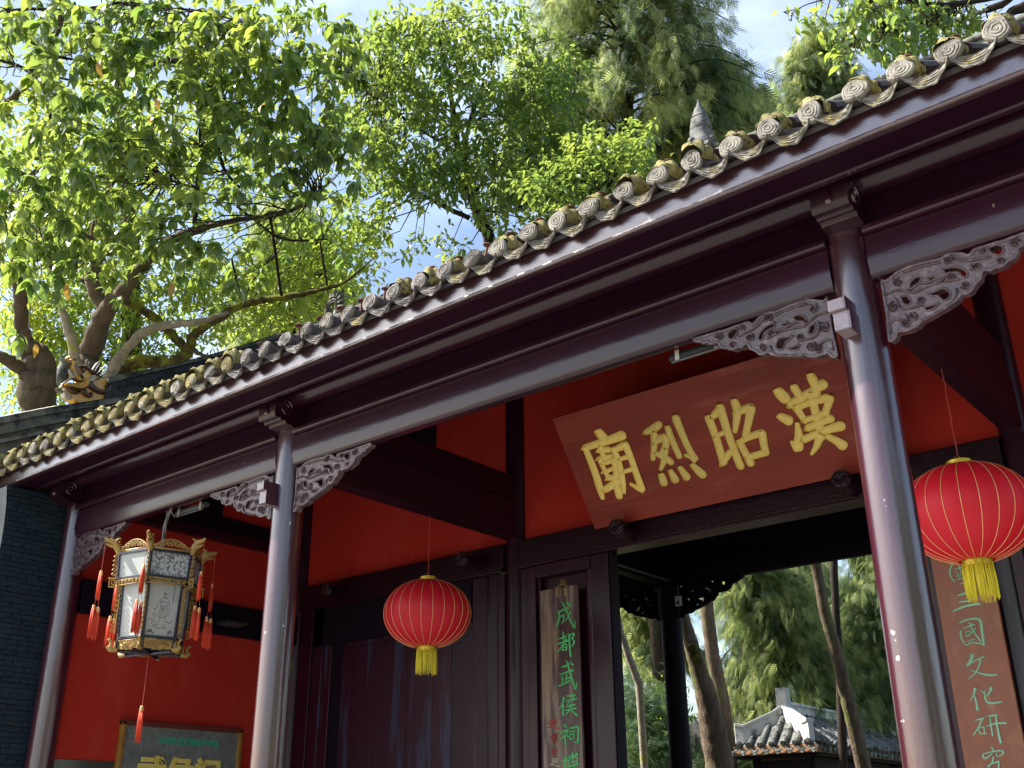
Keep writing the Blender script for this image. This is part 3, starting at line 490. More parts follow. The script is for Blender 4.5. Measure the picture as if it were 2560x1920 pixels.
# left bay: jamb boards and a planked door
YD = 9.72
def vboard(x0, x1, y0, z0, z1, m=M['inlac'], nm='jamb_board', th=.05, bev=.008): return part(nm, MB().box(x0, x1, y0, y0+th, z0, z1), m, gate, bevel=bev)
vboard(-11.85, -11.58, 9.68, 0, 4.52); vboard(-11.575, -11.37, 9.70, 0, 4.519, M['doorwood']); vboard(-11.365, -11.19, 9.71, 0, 4.519, M['doorwood'])
vboard(-11.185, -10.99, 9.75, 0, 4.519, M['darkwood'])
door = part('door', MB().box(-10.985, -8.64, 9.76, 9.80, 0, 4.0), M['doorwood'], gate)
xs = [-10.98, -10.38, -9.75, -9.30, -8.98, -8.64]
for a, c in zip(xs[:-1], xs[1:]):
    part('plank', MB().box(a+.003, c-.003, 9.735+random.uniform(0, .004), 9.757, 0, 3.93), M['doorwood'], door, bevel=.003)
st = MB()
for k in range(34):
    px = -10.95+k*.07; st.lathe([(.001, -.012), (.012, -.008), (.017, 0)], (px, 9.728, 3.965+(.016 if k % 2 else -.016)), 8, ax='y')
st.box(-10.98, -8.64, 9.728, 9.757, 3.932, 3.998); part('studded_rail', st, M['doorwood'], door)
vboard(-8.635, -8.395, 9.72, 0, 4.519, M['doorwood']); vboard(-8.35, -8.21, 9.70, 0, 4.519); vboard(-8.20, -8.09, 9.69, 0, 4.5)
part('transom_board', MB().box(-11.85, -8.64, 9.70, 9.76, 4.0, 4.519), M['darkwood'], gate)

# centre bay: framed side panels that hold the couplet boards
def framed(x0, x1, sgn, cut=0):
    # sgn +1: left panel, opening at its right
    A = (lambda d: x0+d) if sgn > 0 else (lambda d: x1-d)
    part('panel_back', MB().box(*sorted((A(0), A(1.19-cut))), 9.79, 9.82, 0, 4.52), M['inlac'], gate)
    A = (lambda d: x0+d) if sgn > 0 else (lambda d: x1-d)
    def vb(d0, d1, y, z1=4.52, m=M['inlac'], bev=.01):
        a, c = sorted((A(d0), A(d1))); part('stile', MB().box(a, c, y, 9.79, 0, z1), m, gate, bevel=bev)
    vb(.0, .125, 9.67, m=M['inlac'] if sgn > 0 else M['greyboard']); vb(-.12, -.002, 9.70); vb(.13, .17, 9.71); vb(.82, .92, 9.70, m=M['inlac'], bev=.03); vb(.925, 1.165-cut, 9.67, m=M['inlac']); 
    a, c = sorted((A(.13), A(.92))); part('rail', MB().box(a, c, 9.66, 9.79, 4.37, 4.519), M['inlac'], gate, bevel=.012)
    a, c = sorted((A(1.168-cut), A(1.20-cut))); part('door_jamb', MB().box(a, c, 9.69, 9.83, 0, 4.519), M['darkwood'], gate, bevel=.01)
    for z in (1.2,): part('rail', MB().box(*sorted((A(.13), A(.92))), 9.66, 9.79, 1.0, 1.25), M['inlac'], gate)
framed(-7.73, -6.43, 1); framed(-3.683, -2.383, -1, .03)
# right bay panel, mostly out of view
part('panel_back', MB().box(-2.0, 2.1, 9.72, 9.78, 0, 4.52), M['doorwood'], gate)
part('rear_frieze', MB().box(-12, 3, YR-.04, YR+.04, 5.26, 6.6), M['darkwood'], gate)
part('passage_ceiling', MB().box(-12, 3, YB+.12, YR+1.5, 5.62, 5.66), M['darkwood'], gate)
part('conduit', MB().tube([(-7.86, YB+.3, 4.96), (-7.86, YR-.2, 4.96)], .02, 8), M['metal'], gate)

# ------------------------------------------------------------------ gable wall, brick by brick
gw = thing('gable_wall', 'dark teal brick gable wall end at the far left edge', 'wall', (-12.4, 8, 0))
def yf(z): return 5.484-(0.02 if z < 4.7 else 0.03+.0*(z)) - (max(0, z-4.95)**1.6)*.16
part('wall_core', MB().box(-12.9, -12.165, 5.53, 13.5, 0, 5.45).box(-12.9, -12.12, 5.75, 6.22, 0, 5.42) if False else MB().box(-12.9, -12.165, 5.53, 13.5, 0, 5.45), M['mortar'], gw)
part('wall_front', MB().add([(-12.9, yf(z)-.01, z) for z in (0, 4.5, 5.0, 5.2, 5.45)]+[(-12.165, yf(z)-.01, z) for z in (0, 4.5, 5.0, 5.2, 5.45)], [(i, i+5, i+6, i+1) for i in range(4)]), M['greybrick'], gw)
hb, nbk = .0585, 0
bm_ = [MB().box(0, .03+.004*k, 0, 1, 0, .050+.002*k).mesh('brick', M['brick']) for k in range(3)]
z = 2.05; row = 0
while z < 5.42:
    y0 = yf(z); ys = [y0]; y = y0+(.13 if row % 2 else .25)+random.uniform(-.02, .02)
    while y < 6.15: ys.append(y); y += random.uniform(.22, .27)
    ys.append(6.3)
    for a, c in zip(ys[:-1], ys[1:]):
        place('brick', bm_[random.randrange(3)], gw, (-12.182+random.uniform(-.004, .004), a+.003, z+random.uniform(-.002, .002)), (0, random.uniform(-.02, .02), 0), (1, max(.02, c-a-.008), 1)); nbk += 1
    z += hb; row += 1
part('wall_base', MB().box(-12.18, -12.15, 5.47, 6.3, 0, 2.045), M['brick'], gw)
# sloping parapet that rises with the roof, stepped mouldings, dark relief crest
def slopeprism(x0, x1, pts, m, nm, par, **kw):       # pts: (y, ztop, zbot)
    poly = [(y, t) for y, t, _ in pts]+[(y, bb) for y, _, bb in reversed(pts)]
    return part(nm, MB().prism(poly, lambda u, v, w: (w, u, v), x0, x1), m, par, **kw)
def off(L_, a, bb): return [(y, z+a, z+bb) for y, z in L_]
cl = [(4.95, 6.22), (5.344, 6.399), (5.92, 6.70), (6.33, 6.90), (6.82, 7.13), (7.42, 7.50), (8.05, 7.87), (8.72, 8.29), (9.78, 8.98)]
slopeprism(-13.0, -12.66, off(cl, -.24, -1.6), M['coping'], 'parapet_wall', gw)
slopeprism(-13.05, -12.60, off(cl, .0, -.09), M['coping'], 'parapet_coping', gw, bevel=.02)
slopeprism(-13.0, -12.62, off(cl, -.092, -.24), M['coping'], 'parapet_moulding', gw, bevel=.04)
slopeprism(-13.0, -12.57, off(cl, -.30, -.36), M['coping'], 'parapet_moulding', gw, bevel=.015)
cr = [(6.68, 7.36, 7.05), (7.42, 7.78, 7.46), (8.05, 8.15, 7.84), (8.72, 8.58, 8.26), (9.45, 9.06, 8.74)]
slopeprism(-12.9, -12.62, [(y, t-.05, bb) for y, t, bb in cr], M['darkrelief'], 'ridge_crest', gw, bevel=.01)
slopeprism(-12.95, -12.59, [(y, t+.01, t-.048) for y, t, bb in cr], M['coping'], 'crest_coping', gw, bevel=.015)
rl = MB()
for k in range(26):
    yy = 6.85+k*.1; zz = np.interp(yy, [c[0] for c in cr], [(c[1]+c[2])/2-.02 for c in cr])
    rl.ribbon(spiral((yy, zz+.04*math.sin(k)), .055, 1.2, .014, flip=(-1)**k, start=k), lambda u, v, w: (-12.62+w, u, v), h=.018)
part('relief_scrolls', rl, M['darkrelief'], gw, smooth=60)
# moss-topped rubble on the coping behind the dragon
mb_ = MB()
for k in range(16):
    yy = 5.4+random.random()*.55; zz = np.interp(yy, [c[0] for c in cl], [c[1] for c in cl])+.01
    mb_.tube([(-12.75, yy, zz), (-12.72, yy+.12, zz+.05), (-12.7, yy+.22, zz+.06)], [.02, .035, .01], 6)
part('dry_debris', mb_, M['palestone'], gw, smooth=60)

# glazed dragon on the parapet, facing down the slope
dr = thing('roof_dragon', 'yellow and brown glazed dragon head ornament on the parapet below the trees', 'ornament', (-12.75, 6.2, 7.0))
def dz(p): q = onX(100+p[0]/7.373, 850+p[1]/7.373, -12.66); return (q[1], q[2])
T3 = YZ(-12.66)
def dpoly(nm, pts, m, w0, w1, bev=.012): return part(nm, MB().prism([dz(p) for p in pts], T3, w0, w1), m, dr, smooth=40, bevel=bev)
def drib(nm, strokes, m, h=.03, base=0.0):
    b = MB()
    for st_ in strokes: b.ribbon([(*dz((x, y)), w/7.373/165) for x, y, w in st_], T3, h=h, base=base, sub=4)
    return part(nm, b, m, dr, smooth=70)
dpoly('body_block', [(860,800),(1080,745),(1255,730),(1340,900),(1415,1055),(1150,1120),(880,1165),(720,1130),(610,1060),(540,960),(700,900),(800,850)], M['yglaze'], -.18, .0)
dpoly('head', [(690,500),(760,465),(850,470),(890,540),(920,640),(1000,700),(940,790),(860,850),(780,900),(640,890),(520,870),(560,800),(700,790),(740,720),(700,640)], M['yglaze'], -.14, .02)
drib('snout', [[(760,780,90),(720,700,90),(660,620,80),(630,520,75),(625,430,80),(590,370,80),(540,320,70)]], M['yglaze'], .10, -.06)
drib('jaw', [[(380,880,60),(440,850,70),(520,835,75),(640,880,80),(760,880,90),(840,820,80),(850,740,70)]], M['yglaze'], .07, .0)
drib('lip_line', [[(350,850,30),(430,790,30),(540,740,30),(640,780,30),(720,790,26),(740,740,24)],[(480,880,22),(620,920,26),(760,930,24),(850,870,20)],[(600,470,26),(640,560,26),(680,650,26),(740,720,24)],[(600,400,20),(560,380,24),(500,400,20)]], M['bglaze'], .05, .055)
drib('mouth_lining', [[(560,560,60),(590,640,70),(660,720,60),(700,750,50)]], M['palestone'], .03, -.02)
drib('teeth', [[(600,500,20),(585,510,14)],[(610,550,20),(590,560,14)],[(630,600,20),(605,612,14)],[(655,645,20),(630,660,14)]], M['palestone'], .03, .03)
drib('eyebrow', [[(690,510,30),(750,500,34),(820,510,30),(840,560,24)],[(880,540,40),(920,600,46),(1000,650,40),(1110,705,20)]], M['bglaze'], .05, .02)
b = MB()
e_ = dz((765, 560)); b.lathe([(.001, 0), (.022, -.01), (.034, -.02)], (-12.60, e_[0], e_[1]), 10)
part('eye', MB().ribbon([(*dz((755, 540)), .035), (*dz((775, 590)), .05)], T3, h=.035, base=.02), M['bglaze'], dr, smooth=80)
dpoly('ear', [(860,740),(900,690),(960,665),(1020,700),(1000,750),(920,770)], M['palestone'], .02, .05)
drib('whisker', [[(880,780,110),(960,880,100),(1080,950,85),(1190,960,75),(1270,910,62),(1270,850,50),(1220,840,36),(1200,865,26)],[(760,920,90),(820,990,80),(890,1040,60),(935,1020,44),(925,975,28)],[(480,890,50),(600,960,60),(680,980,40),(690,950,22)]], M['bglaze'], .05, .0)
drib('mane', [[(890,580,40),(880,480,36),(865,360,10)],[(920,600,50),(930,500,40),(915,400,10)],[(950,620,50),(1010,520,44),(1060,430,30),(1120,380,8)],[(990,640,50),(1060,560,44),(1090,480,20),(1130,420,8)],[(1040,660,50),(1110,600,44),(1150,530,24),(1190,480,8)]], M['darkrelief'], .05, -.04)
drib('horn', [[(560,420,60),(500,420,60),(440,360,50),(400,330,20)],[(330,900,50),(380,920,60),(430,950,40)]], M['coping'], .06, -.05)
b = MB(); c_ = onX(100+430/7.373, 850+600/7.373, -12.78); b.lathe([(.001, -.22), (.06, -.17), (.085, 0), (.07, .14), (.001, .22)], c_, 12)
part('throat_bulb', b, M['coping'], dr, smooth=80)
dpoly('foot', [(470,930),(540,950),(600,1060),(560,1090),(490,1040)], M['palestone'], -.12, -.02)

# ------------------------------------------------------------------ name plaque 漢昭烈廟
pq = thing('name_plaque', 'large red wooden plaque with four gold characters leaning over the central doorway', 'plaque', (-4.86, 9.5, 4.75))
p0 = np.array([-6.6, 9.502, 4.748]); pv = np.array([0, -.752, 1.113]); PH = np.linalg.norm(pv); pv /= PH; pn = np.array([0, -pv[2], pv[1]])   # up and outward normal
if pn[1] > 0: pn = -pn
def toP(u, v, w): q = p0+np.array([u, 0, 0])+pv*v+pn*w; return tuple(q)
def px2P(x, y):
    r = ray(x, y); t = (pn@(p0-CAM))/(pn@r); q = CAM+r*t-p0; return (q[0], q@pv)
PW = 3.48; hs_ = [0, .23, .62, 1.01, PH]
for a, c in zip(hs_[:-1], hs_[1:]):
    part('plank', MB().prism([(0, a+.0015), (PW, a+.0015), (PW, c-.0015), (0, c-.0015)], toP, -.05, random.uniform(-.002, .001)), M['plaque'], pq, bevel=.002)
part('plaque_batten', MB().prism([(.2, .05), (.3, .05), (.3, PH-.05), (.2, PH-.05)], toP, -.09, -.051).prism([(PW-.3, .05), (PW-.2, .05), (PW-.2, PH-.05), (PW-.3, PH-.05)], toP, -.09, -.051), M['darkwood'], pq)
def charmesh(nm, strokes, org, sc, conv, to3, m, h, base, par, wscale, wmul=1.0):
    b = MB()
    for i, st_ in enumerate(strokes):
        b.ribbon([(*conv(org[0]+p[0]/sc, org[1]+p[1]/sc), p[2]/sc*wscale*wmul) for p in st_], to3, h=h, base=base+.0006*i, sub=3)
    return part(nm, b, m, par, smooth=75)
mp = [
 ('character', (1150, 950), 3.687, [[(1285,490,80),(1340,550,80)],[(1155,622,55),(1260,590,60),(1390,548,68),(1495,510,78)],[(1160,640,55),(1210,760,62),(1255,880,66),(1290,1000,66),(1315,1085,40)],
   [(1290,650,50),(1370,640,55)],[(1300,620,40),(1330,735,50)],[(1285,725,45),(1400,705,50)],[(1295,745,42),(1335,830,42),(1375,905,45)],[(1330,765,36),(1425,735,48)],[(1420,730,50),(1445,875,50)],[(1330,845,34),(1430,808,36)],[(1370,905,42),(1450,878,42)],[(1345,1005,58),(1470,925,66)],[(1420,900,50),(1445,980,58),(1470,1065,66)],
   [(1415,640,50),(1450,700,52),(1485,830,54),(1505,950,54),(1512,1030,40)],[(1430,640,45),(1530,595,68)],[(1530,600,66),(1580,720,58),(1625,850,58),(1680,1005,64)],[(1685,1010,55),(1640,990,44),(1580,955,30)],[(1490,722,38),(1570,700,40)],[(1520,840,36),(1605,812,42)]]),
 ('character', (1150, 950), 3.687, [[(1715,480,44),(1780,450,66),(1835,408,60)],[(1790,500,60),(1790,610,52),(1778,725,42)],[(1800,570,46),(1885,525,66),(1893,620,58),(1850,690,46)],[(1820,680,45),(1895,720,60),(1945,755,58)],[(1895,650,50),(1875,760,48),(1850,825,28)],[(1915,440,54),(1960,560,54),(2022,700,52)],[(1990,350,68),(2050,500,60),(2115,640,56),(2165,725,62)],[(2165,735,56),(2130,710,40),(2080,690,30)],
   [(1860,880,62),(1880,945,68)],[(1945,840,48),(1985,915,70)],[(2035,810,48),(2090,890,70)],[(2150,785,46),(2195,830,66),(2240,870,68)]]),
 ('character', (1300, 850), 2.4578, [[(1160,480,44),(1205,600,40),(1250,750,42)],[(1230,415,48),(1268,540,42),(1310,660,40),(1355,775,42)],[(1190,465,36),(1235,420,44)],[(1205,590,24),(1268,560,28)],[(1245,755,36),(1290,690,34)],[(1320,380,44),(1335,430,44),(1330,500,36),(1322,560,24)],[(1330,440,34),(1420,415,46)],[(1420,420,46),(1405,500,38),(1385,590,34)],[(1350,625,38),(1385,690,38),(1418,755,42)],[(1350,625,30),(1420,590,34),(1490,570,42)],[(1490,575,42),(1500,640,38),(1512,690,38)],[(1405,720,34),(1510,688,38)]]),
 ('character', (1650, 700), 3.687, [[(1095,1035,80),(1150,1090,84)],[(1115,1260,60),(1185,1295,76)],[(1265,1320,34),(1280,1430,60),(1275,1540,72)],[(1215,1490,28),(1260,1550,60)],[(1240,990,62),(1275,1050,60),(1315,1095,50)],[(1210,1145,66),(1290,1090,60),(1400,1025,58),(1505,958,72)],[(1395,890,68),(1430,970,66),(1445,1070,56)],[(1400,1060,56),(1430,1200,60),(1470,1330,60),(1480,1440,72)],
   [(1262,1180,58),(1300,1240,52),(1340,1295,50)],[(1262,1175,50),(1400,1120,52),(1550,1085,64)],[(1565,1085,64),(1550,1150,54),(1530,1205,50)],[(1335,1290,42),(1440,1255,44),(1540,1210,46)],[(1370,1360,56),(1480,1310,50),(1575,1275,62)],[(1335,1465,56),(1490,1395,52),(1670,1342,72)],[(1475,1440,66),(1445,1530,46),(1400,1600,24)],[(1550,1440,46),(1630,1480,60),(1685,1520,76)]])]
for nm, org, sc, st_ in mp: charmesh(nm, st_, org, sc, px2P, toP, M['gold'], .014, .0005, pq, 1/215.0, 1.13)

# ------------------------------------------------------------------ couplet boards
lb = thing('couplet_board', 'narrow dark worn board with green characters left of the doorway', 'signboard', (-7.2, 9.66, 0.9))
YL = 9.62
part('board', MB().box(-7.495, -6.955, YL, YL+.035, 1.3, 4.20), M['board'], lb, bevel=.006)
cL = lambda x, y: tuple(onY(x, y, YL)[[0, 2]])
E1 = (1133, 1520); E2 = (1340, 1420)
gl = [
 (E2, 4.33, [[(245,485,12),(290,455,16),(350,430,18)],[(248,475,20),(250,560,18),(222,640,12)],[(258,530,14),(303,508,16)],[(303,510,16),(300,565,13),(284,600,7)],[(292,380,18),(335,470,20),(380,580,18),(418,645,22)],[(420,645,18),(428,570,7)],[(375,478,15),(350,530,12),(322,572,7)],[(350,380,22),(372,400,26)]]),
 (E2, 4.33, [[(295,700,16),(303,790,12)],[(260,765,12),(330,735,14)],[(235,822,12),(300,800,12),(342,788,16)],[(332,760,14),(285,850,12),(238,905,7)],[(292,835,12),(294,890,12)],[(292,838,10),(332,825,12),(333,885,12)],[(292,862,8),(330,856,8)],[(292,890,10),(333,884,10)],[(362,722,18),(368,850,18),(378,955,16)],[(364,726,12),(418,710,16),(395,762,12)],[(395,765,10),(420,800,16),(392,850,10)]]),
 (E1, 4.148, [[(1140,610,16),(1200,585,18)],[(1115,690,12),(1180,665,14),(1240,645,20)],[(1185,560,18),(1215,680,20),(1245,770,20),(1270,840,22)],[(1275,835,18),(1288,770,7)],[(1178,690,15),(1172,780,14)],[(1135,715,14),(1138,785,13)],[(1175,735,11),(1212,722,13)],[(1100,805,14),(1160,785,14),(1215,752,16)],[(1228,572,16),(1245,590,18)]]),
 (E1, 4.148, [[(1150,930,20),(1132,1000,14),(1102,1048,8)],[(1142,1000,16),(1138,1112,18)],[(1190,912,14),(1262,900,18)],[(1255,905,14),(1240,948,12)],[(1180,962,12),(1278,940,15)],[(1205,962,12),(1188,1004,8)],[(1180,1022,11),(1268,1000,14)],[(1172,1062,12),(1280,1038,14)],[(1228,1000,15),(1200,1075,13),(1165,1110,7)],[(1225,1052,13),(1262,1090,16),(1290,1110,20)]]),
 (E1, 4.148, [[(1155,1208,16),(1172,1232,18)],[(1115,1292,13),(1200,1258,17)],[(1196,1262,15),(1155,1325,13),(1110,1368,8)],[(1160,1315,17),(1166,1415,15)],[(1180,1320,12),(1202,1338,14)],[(1220,1246,14),(1302,1228,20)],[(1302,1230,18),(1300,1320,18),(1295,1400,18)],[(1292,1402,14),(1252,1385,7)],[(1218,1290,11),(1266,1274,13)],[(1216,1318,12),(1224,1362,12)],[(1216,1316,10),(1260,1306,12),(1254,1352,11)],[(1222,1364,10),(1256,1352,10)]]),
 (E1, 4.148, [[(1132,1592,14),(1192,1570,15)],[(1160,1538,15),(1162,1600,16),(1158,1680,14)],[(1200,1542,12),(1292,1522,13)],[(1242,1492,14),(1246,1640,13)],[(1202,1562,12),(1206,1640,11)],[(1202,1565,10),(1288,1550,12),(1284,1632,12)],[(1205,1598,8),(1284,1588,8)],[(1188,1648,12),(1308,1620,14)],[(1275,1494,12),(1290,1512,14)],[(1262,1640,12),(1264,1700,10)]])]
for org, sc, st_ in gl: charmesh('character', st_, org, sc, cL, XZ(YL), M['green'], .006, .0005, lb, 1/190.0, 1.05)
# small signature column
sg = [('redink', [[(1005,1175,6),(1050,1160,7)],[(1028,1150,7),(1028,1215,6)],[(1000,1200,6),(1058,1182,6)],[(1010,1210,6),(1000,1240,5)],[(1070,1150,5),(1045,1215,5)],[(1050,1180,5),(1078,1172,5)],[(1055,1200,5),(1075,1192,5)],[(1000,1240,6),(1045,1238,6),(1098,1250,8)]]),
      ('redink', [[(1015,1335,6),(1048,1325,6)],[(1030,1305,6),(1032,1395,6)],[(1030,1345,5),(1015,1372,4)],[(1052,1318,5),(1085,1310,6)],[(1060,1300,5),(1058,1335,4)],[(1074,1298,5),(1073,1332,4)],[(1050,1345,5),(1086,1338,5)],[(1048,1362,5),(1088,1355,5)],[(1066,1335,5),(1050,1395,5)],[(1066,1365,5),(1082,1392,6)]]),
      ('redink', [[(1040,1462,6),(1020,1500,5)],[(1020,1490,5),(1045,1482,5)],[(1034,1485,5),(1034,1520,5)],[(1052,1480,6),(1082,1470,7),(1076,1512,6)],[(1062,1475,5),(1048,1518,4)]]),
      ('whiteink', [[(1030,1565,5),(1032,1600,5)],[(1030,1565,4),(1055,1560,5),(1053,1595,5)],[(1032,1582,4),(1053,1577,4)],[(1020,1612,5),(1060,1600,5)],[(1040,1605,5),(1040,1630,5)],[(1065,1565,5),(1092,1558,5)],[(1068,1578,5),(1070,1612,5)],[(1070,1578,4),(1088,1574,5),(1086,1610,5)],[(1070,1595,4),(1086,1590,4)],[(1012,1630,5),(1050,1628,5),(1105,1645,8)]])]
for mm, st_ in sg: charmesh('character', st_, E1, 4.148, cL, XZ(YL), M[mm], .004, .0005, lb, 1/190.0, 1.15)
b = MB()
for st_ in ([(225,215,4),(250,190,4),(285,180,4),(310,185,4),(345,190,4)],[(260,160,3),(290,130,3),(325,160,3)],[(265,195,3),(290,155,3),(320,190,3)]): b.ribbon([(*cL(1340+p[0]/4.33, 1420+p[1]/4.33), .006) for p in st_], XZ(YL), h=.006)
for x in (230, 320): b.ribbon([(*cL(1340+x/4.33, 1420+225/4.33), .02), (*cL(1340+(x+2)/4.33, 1420+300/4.33), .02)], XZ(YL), h=.02)
part('hanger_hook', b, M['ochre'], lb, smooth=60)

rb_ = thing('couplet_board', 'wide brown board with pale mint characters right of the front column', 'signboard', (-2.8, 9.66, 0.9))
YQ = 9.60; toR = XZ(YQ)
bq = [tuple(onY(x, y, YQ)[[0, 2]]) for x, y in ((2330, 1395), (2482, 1395), (2560, 1821), (2420, 1920))]
xl = -3.02; xr = -2.52
part('board', MB().box(xl, xr, YQ, YQ+.04, 1.2, 4.35), M['board2'], rb_, bevel=.008)
cR = lambda x, y: tuple(onY(x, y, YQ)[[0, 2]])
H_ = (2160, 1520); R4 = (2280, 1130); Q4 = (1900, 850)
mr = [
 (R4, 2.72, [[(262,682,8),(350,662,9)],[(270,662,6),(300,690,6),(345,690,6)],[(290,640,6),(262,684,6)]]),
 (R4, 2.72, [[(290,745,8),(262,790,9),(262,840,9),(290,885,8)],[(265,772,6),(310,722,8),(370,726,9),(405,770,9),(410,840,9),(385,890,8),(330,895,6)],[(290,800,6),(350,780,7)],[(318,755,7),(335,815,7),(372,858,8)],[(300,815,6),(322,835,6),(300,845,5)],[(295,870,5),(350,855,6)],[(350,805,6),(318,860,5)]]),
 (Q4, 1.55, [[(768,990,5),(800,980,7)],[(775,1015,5),(815,1010,6)],[(750,1050,5),(800,1030,7),(850,1022,8)]]),
 (H_, 4.148, [[(1003,230,13),(1012,310,17),(1055,382,10)],[(990,155,13),(1080,118,16),(1180,108,18)],[(1180,105,20),(1212,140,22),(1228,250,22),(1243,382,18)],[(1060,388,10),(1130,355,11),(1240,378,12)],[(1032,212,10),(1150,168,13)],[(1095,150,12),(1125,220,13),(1165,280,14),(1212,345,14)],[(1062,250,9),(1068,292,9)],[(1062,250,8),(1108,240,9),(1095,288,8)],[(1062,294,8),(1098,286,8)],[(1075,348,8),(1150,322,10)],[(1160,210,10),(1120,260,9),(1080,290,5)],[(1118,160,8),(1150,178,10)]]),
 (H_, 4.148, [[(1105,480,12),(1125,492,26),(1098,560,22),(1072,590,20)],[(1068,598,20),(1150,545,12),(1245,505,16)],[(1208,530,15),(1192,610,13),(1150,680,11),(1085,736,7)],[(1105,640,7),(1190,672,12),(1290,695,19),(1378,690,16)]]),
 (H_, 4.148, [[(1152,838,22),(1138,900,14),(1100,965,7)],[(1150,915,14),(1168,990,15),(1177,1050,24)],[(1215,848,8),(1255,890,14)],[(1320,828,24),(1300,885,14),(1248,930,7)],[(1258,860,9),(1258,930,14),(1290,980,19),(1360,985,15),(1432,970,13)]]),
 (H_, 4.148, [[(1160,1165,8),(1242,1140,15)],[(1226,1146,13),(1192,1230,11),(1135,1322,7)],[(1185,1255,9),(1210,1305,10)],[(1190,1250,8),(1242,1232,10),(1252,1300,10)],[(1208,1307,8),(1272,1300,9)],[(1285,1122,8),(1380,1110,18)],[(1275,1225,8),(1370,1198,12),(1475,1194,15)],[(1312,1140,10),(1322,1230,11),(1336,1322,13)],[(1370,1120,13),(1388,1250,15),(1420,1395,20)]]),
 (H_, 4.148, [[(1325,1440,10),(1345,1490,15)],[(1240,1508,9),(1236,1548,17),(1272,1556,8)],[(1245,1512,9),(1340,1487,11),(1432,1478,13)],[(1435,1480,14),(1450,1502,14),(1412,1532,7)],[(1335,1508,9),(1262,1565,12)],[(1376,1502,9),(1378,1532,10),(1405,1536,9)],[(1280,1642,8),(1340,1610,12),(1402,1590,15)],[(1402,1592,14),(1398,1680,15)],[(1345,1545,14),(1332,1600,12),(1290,1665,8)]])]
for org, sc, st_ in mr: charmesh('character', st_, org, sc, cR, toR, M['mint'], .006, .0005, rb_, 1/232.0, 1.05)
# ------------------------------------------------------------------ round red lanterns
def round_lantern(loc, label, yaw, hook_z):
    t = thing('red_lantern', label, 'lantern', loc, group='round red lanterns under the gate'); x, y, z = loc
    NR = 24; b = MB(); rows = []; prof = []
    for i in range(25):
        a = rad(-76+152*i/24); prof.append((.475*math.cos(a)**.93, .355*math.sin(a)/math.sin(rad(76))))
    for r, h in prof:
        rows.append([(x+r*(1-.010*abs(math.cos(NR*(th-yaw)/2))**6)*math.cos(th), y+r*(1-.010*abs(math.cos(NR*(th-yaw)/2))**6)*math.sin(th), z+h) for th in [2*math.pi*k/(NR*6) for k in range(NR*6)]])
    b.grid(rows, True); part('silk_shade', b, M['lsilk'], t, smooth=180)
    b = MB()
    for k in range(NR):
        th = yaw+2*math.pi*k/NR; b.tube([(x+(r*.994+.001)*math.cos(th), y+(r*.994+.001)*math.sin(th), z+h) for r, h in prof], .0027, 5)
    part('rib_wires', b, M['ribgold'], t, smooth=180, kind='stuff')
    part('top_cap', MB().lathe([(.001, .40), (.085, .402), (.092, .398), (.090, .345), (.12, .338), (.001, .336)], (x, y, z), 30), M['capgold'], t, smooth=40)
    part('bottom_cap', MB().lathe([(.001, -.335), (.118, -.338), (.106, -.35), (.104, -.395), (.09, -.40), (.001, -.40)], (x, y, z), 30), M['capgold'], t, smooth=40)
    b = MB(); r_ = random.Random(int(loc[0]*100))
    for k in range(96):
        th = 2*math.pi*k/96; q = .103+r_.uniform(-.010, .004); L_ = r_.uniform(.235, .275); dx, dy = r_.uniform(-.012, .012), r_.uniform(-.012, .012)
        b.tube([(x+q*math.cos(th), y+q*math.sin(th), z-.375), (x+(q+.004)*math.cos(th)+dx*.4, y+(q+.004)*math.sin(th)+dy*.4, z-.375-L_*.5), (x+q*math.cos(th)+dx, y+q*math.sin(th)+dy, z-.375-L_)], [.0030, .0034, .0018], 4)
    part('fringe', b, M['fringe'], t, smooth=180, kind='stuff')
    b = MB().tube([(x, y, z+.40), (x+.01, y, z+.43), (x, y, z+.46), (x-.02, y, z+.44), (x-.012, y, z+.405)], .004, 6)
    b.tube([(x, y, z+.455)]+[(x+.004*math.sin(k*2.3), y, z+.455+(hook_z-z-.455)*k/8) for k in range(1, 9)], .0035, 5); part('hanging_wire', b, M['redwire'], t)
round_lantern((-7.98, 8.25, 3.80), 'round red lantern before the plank door, left of the doorway', .1, 4.95)
round_lantern((-2.16, 7.90, 3.74), 'round red lantern at the right edge overlapping the brown couplet board', .2, 4.95)

# ------------------------------------------------------------------ hexagonal palace lantern
pl = thing('palace_lantern', 'hexagonal gilt and black lantern with painted glass and long orange tassels', 'lantern', (-10.08, 6.25, 3.45))
cx, cy = -10.08, 6.25
ct = np.array([-cx, -cy]); ct /= np.linalg.norm(ct); cr_ = np.array([-ct[1], ct[0]])     # toward the square, and its right hand
if cr_ @ R_[:2] < 0: cr_ = -cr_
VA = [-75, -15, 45, 105, 165, 225]
def vd(k): a = rad(VA[k % 6]); return ct*math.cos(a)+cr_*math.sin(a)
def face(k, r0, z0, r1, z1):                 # returns map (s in 0..1 along face, z) on face k between radii
    a, b_ = vd(k), vd(k+1)
    def f(s, z, w=0):
        r = r0+(r1-r0)*(z-z0)/(z1-z0); m_ = (a+b_)/2; m_ = m_/np.linalg.norm(m_); p = (a*(1-s)+b_*s)*r+m_*w; return (cx+p[0], cy+p[1], z)
    return f
UZ0, UZ1, LZ0, LZ1 = 4.09, 4.385, 3.48, 4.09
RU0, RU1, RL0, RL1 = .425, .445, .335, .365
